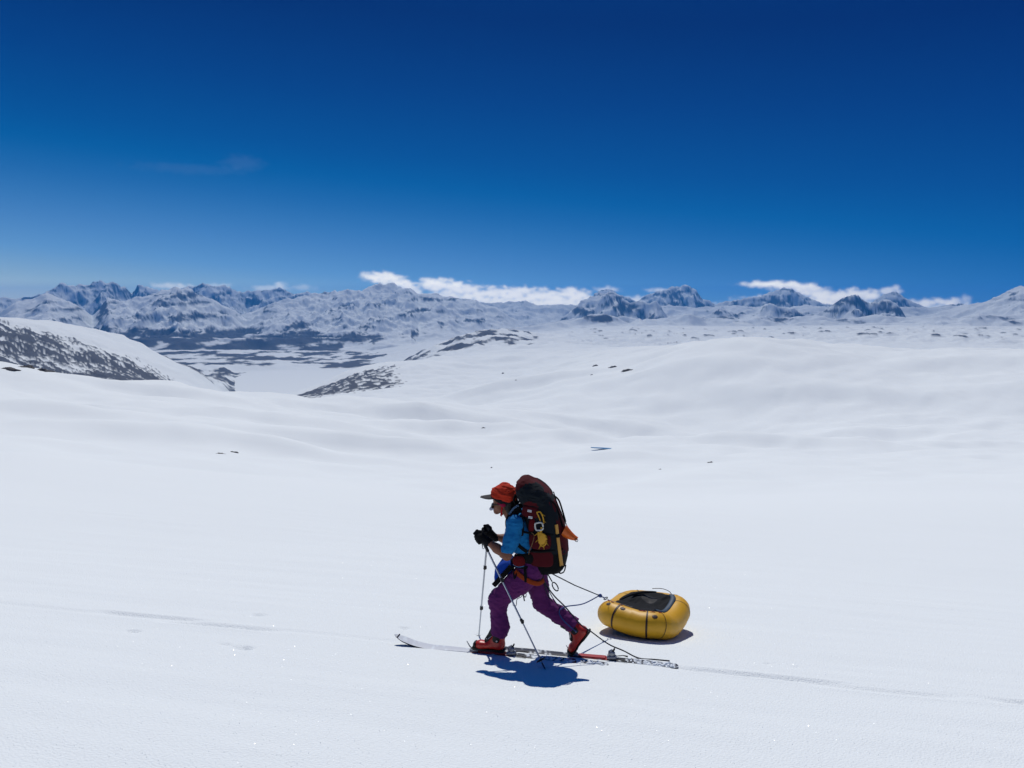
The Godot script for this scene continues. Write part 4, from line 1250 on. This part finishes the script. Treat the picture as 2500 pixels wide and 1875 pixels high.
func build_ropes() -> void:
	var inv := SK.affine_inverse()
	var tie: Vector3 = inv * (RAFT * V(-.24, .33, .33))
	var from := V(-.16, .775, .0)
	var navy := mat("rope_navy", Color(0.06, 0.09, 0.15), 0.8)
	var bluer := mat("rope_blue", Color(0.10, 0.22, 0.45), 0.8)
	var knot := from.lerp(tie, .78)
	var ring := from.lerp(tie, .885)
	var d := (tie - from).normalized()
	var tow := thing("tow_rope", "taut dark tow rope from the backpack to the yellow raft", "rope", SK)
	part(tow, "line", Geo.new().tube([from, from.lerp(knot, .5) - V(0, .012, 0), knot], .0055, 6), navy)
	part(tow, "knot", Geo.new().ball(knot + d * .012, V(.034, .017, .018), Basis(Quaternion(Vector3.RIGHT, d)), 1.0, 10, 7).ball(knot + d * .03 + V(0, .004, 0), V(.02, .02, .016), Basis(Quaternion(Vector3.RIGHT, d))), bluer, "bright blue knot")
	part(tow, "line", Geo.new().tube([knot + d * .03, ring - d * .02], .006, 6), bluer)
	part(tow, "ring", loop_ring(ring, d, .020, .005, 1.2), mat("carabiner_grey", Color(0.30, 0.33, 0.37), 0.35, 0.5, 0.8))
	part(tow, "bridle", Geo.new().tube([ring + d * .022, ring.lerp(tie, .6)], .003, 5).tube([ring.lerp(tie, .6), tie + V(.03, -.01, .0)], .0025, 5).tube([ring.lerp(tie, .6), inv * (RAFT * V(.0, .31, .39))], .0025, 5), mat("bridle_grey", Color(0.5, 0.5, 0.52)))
	var slack := thing("slack_rope", "slack blue rope tail drooping from the tow knot to the skier's calf", "rope", SK)
	part(slack, "line", Geo.new().tube(smooth([knot, knot.lerp(V(-.315, .425, .10), .5) - V(0, .028, 0), V(-.315, .425, .10), V(-.275, .405, .0), V(-.33, .325, -.008), V(-.43, .245, -.005)], 8), .0055, 6), bluer)
	var i := 0
	for q in [[V(-.215, .50, .0), "dark cord hanging from the backpack down to the back of the knee"], [V(-.27, .46, .0), "dark cord hanging from the backpack down to the calf"]]:
		var c := thing("hanging_cord", q[1], "cord", SK, "cords hanging under the backpack")
		var e: Vector3 = q[0]
		part(c, "line", Geo.new().tube(smooth([V(-.135, .775, -.02), V(-.137, .70, -.02), from.lerp(e, .62) + V(.030 - .01 * i, -.03, 0), e], 6), .0045, 6), navy)
		i += 1
	var tr := thing("trailing_rope", "dark rope trailing from the backpack over the rear boot onto the snow", "rope", SK)
	part(tr, "line", Geo.new().tube(smooth([V(-.135, .775, -.03), V(-.145, .69, -.03), V(-.23, .57, -.03), V(-.33, .475, -.03), V(-.47, .318, -.02), V(-.548, .262, .0), V(-.70, .115, .10), V(-.83, .03, .18), V(-.96, lg(-.96, .24) + .006, .24), V(-1.10, lg(-1.1, .25) + .004, .25), V(-1.235, lg(-1.235, .25) + .005, .25)], 6), .0062, 6), navy)
	var cb := thing("carabiner", "dark carabiner swinging on a short cord under the backpack", "carabiner", SK)
	part(cb, "cord", Geo.new().tube([V(-.165, .765, -.01), V(-.212, .685, -.01)], .0055, 6), navy)
	part(cb, "body", loop_ring(V(-.240, .642, -.01), Vector3(-.50, -.86, 0).normalized(), .020, .0055, 2.1), mat("carabiner_dark", Color(0.10, 0.11, 0.13), 0.35, 0.5, 0.7))

# ================================================================ small stones on the far snow
func hit(px: float, py: float) -> Vector3:            # where the sight line through a picture point meets the terrain
	var d := ray(px, py)
	d /= Vector2(d.x, d.z).length()
	var a := atan2(d.x, -d.z)
	var tc := column(a)
	var r := 70.0
	var was := mode
	while r < 9400.0:
		mode = 1 if r < 2000.0 else 2
		if height(a, 1250.0 + F * tan(a) * 0.9954, r, d.x * r, d.z * r, tc, PackedFloat32Array()) >= EYE + d.y * r: break
		r *= 1.004
	mode = was
	return V(d.x * r, EYE + d.y * r, d.z * r)
func stone(px: float, py: float, wide: float, high: float, label: String, seed_: int, turn := 0.0) -> void:
	var at := hit(px, py)
	var k := at.length() / F                            # metres for one step of the photograph at that distance
	var w := wide * .5 * k
	var h := maxf(high * k, w * .22)
	var t := thing("rock_outcrop", label, "rock", Transform3D(Basis(Vector3.UP, turn), at - V(0, h * .35, 0)), "rocks poking through the snow")
	var n := FastNoiseLite.new()
	noise_setup(n, seed_, 1.0, 4)
	var g := Geo.new().ball(Vector3.ZERO, V(w, h, w * .5), Basis.IDENTITY, 1.0, 26, 16)
	for i in g.v.size():
		var q := g.v[i] / V(w, h, w)
		g.v[i] += g.v[i] * .75 * n.get_noise_3d(q.x * 1.5, q.y * 1.2, q.z * 1.5)
		g.v[i] *= V(1.0 - .55 * clampf(q.y, 0.0, 1.0), 1, 1.0 - .55 * clampf(q.y, 0.0, 1.0))
	part(t, "stone", g, mat("stone_dark", Color(0.25, 0.245, 0.25), 0.9))
const STONES := [
	[20, 903, 60, 5, "low dark rock rim along the left snow crest, its wider piece"], [62, 897, 46, 7, "dark rock hump on the left snow crest beside the rim"], [98, 905, 44, 6, "dark rock piece trailing down the left snow crest"],
	[1180, 1046, 20, 4, "small dark rock in the snow hollow behind the backpack"], [1200, 1143, 9, 4, "tiny black rock chip on the snow just above the orange cap"], [1735, 1130, 24, 4, "lone flat dark rock on the snow hump beyond the raft"], [1612, 1146, 10, 2, "tiny dark rock sliver left of the lone flat rock"],
	[536, 1108, 30, 2, "thin line of dark stones on the left snow bench, lower end"], [566, 1104, 26, 3, "thin line of dark stones on the left snow bench, upper end"],
	[1500, 896, 26, 4, "dark slanting rock rib on the snow dome's left flank"], [1540, 904, 46, 4, "long thin rock rib on the snow dome's left flank"], [1455, 893, 16, 4, "short dark rock rib high on the snow dome's left flank"], [1445, 916, 12, 3, "small rock below the ribs on the snow dome"], [1228, 913, 10, 5, "small dark rock beside the snow bowl"], [1262, 930, 20, 4, "dark curved rock edge of the snow bowl"],
]
func build_stones() -> void:
	var k := 0
	for q in STONES:
		stone(q[0], q[1], q[2], q[3], q[4], 100 + k, (k * 37 % 11) * .06 - .3)
		k += 1
	# sliver of blue meltwater in a hollow
	var at := hit(1486.0, 1096.0)
	var sc := at.length() / F
	var g := Geo.new()
	var lo := []
	var hi := []
	for i in 36:
		var a := TAU * i / 36.0
		lo.append(V(cos(a) * 44.0 * sc, 0, sin(a) * 6.0 * sc * (1.0 + .3 * sin(a * 3.0))))
		hi.append(lo[i] * .985 + V(0, .25, 0))
	var t := thing("meltwater_pool", "sliver of blue meltwater lying in a snow hollow", "pool", Transform3D(Basis(Vector3.BACK, -.07), at))
	part(t, "water", g.loft([lo, hi]), mat("melt_blue", Color(0.42, 0.60, 0.74), 0.25))

func build_sparkles() -> void:                        # flat ice crystals lying on the near snow
	var st := SurfaceTool.new()
	st.begin(Mesh.PRIMITIVE_TRIANGLES)
	for k in 4:
		for p in [V(0, 0, 0), V(cos(TAU * k / 4.0), 0, sin(TAU * k / 4.0)), V(cos(TAU * (k + 1) / 4.0), 0, sin(TAU * (k + 1) / 4.0))]:
			st.add_vertex(p)
	st.generate_normals()
	var mm := MultiMesh.new()
	mm.transform_format = MultiMesh.TRANSFORM_3D
	mm.mesh = st.commit()
	var rng := RandomNumberGenerator.new()
	rng.seed = 99
	mm.instance_count = 6000
	for k in mm.instance_count:
		var r := 3.6 * pow(16.0 / 3.6, pow(rng.randf(), 1.15))
		var a := rng.randf_range(-.64, .64)
		var x := r * sin(a)
		var z := -r * cos(a)
		var y := near_height(x, z) + 0.0035
		var b := Basis(Vector3(rng.randf_range(-1, 1), 0, rng.randf_range(-1, 1)).normalized(), absf(rng.randfn(0.0, 0.28))) * Basis(Vector3.UP, rng.randf() * TAU)
		mm.set_instance_transform(k, Transform3D(b.scaled(Vector3.ONE * rng.randf_range(.0016, .0042)), V(x, y, z)))
	var o := MultiMeshInstance3D.new()
	o.name = "ice_crystals"
	o.multimesh = mm
	o.material_override = mat("ice", SNOW.linear_to_srgb(), 0.30, 1.0)
	o.set_meta("kind", "stuff")
	o.set_meta("label", "tiny glinting ice crystals on the snow")
	o.set_meta("category", "ice")
	add_child(o)
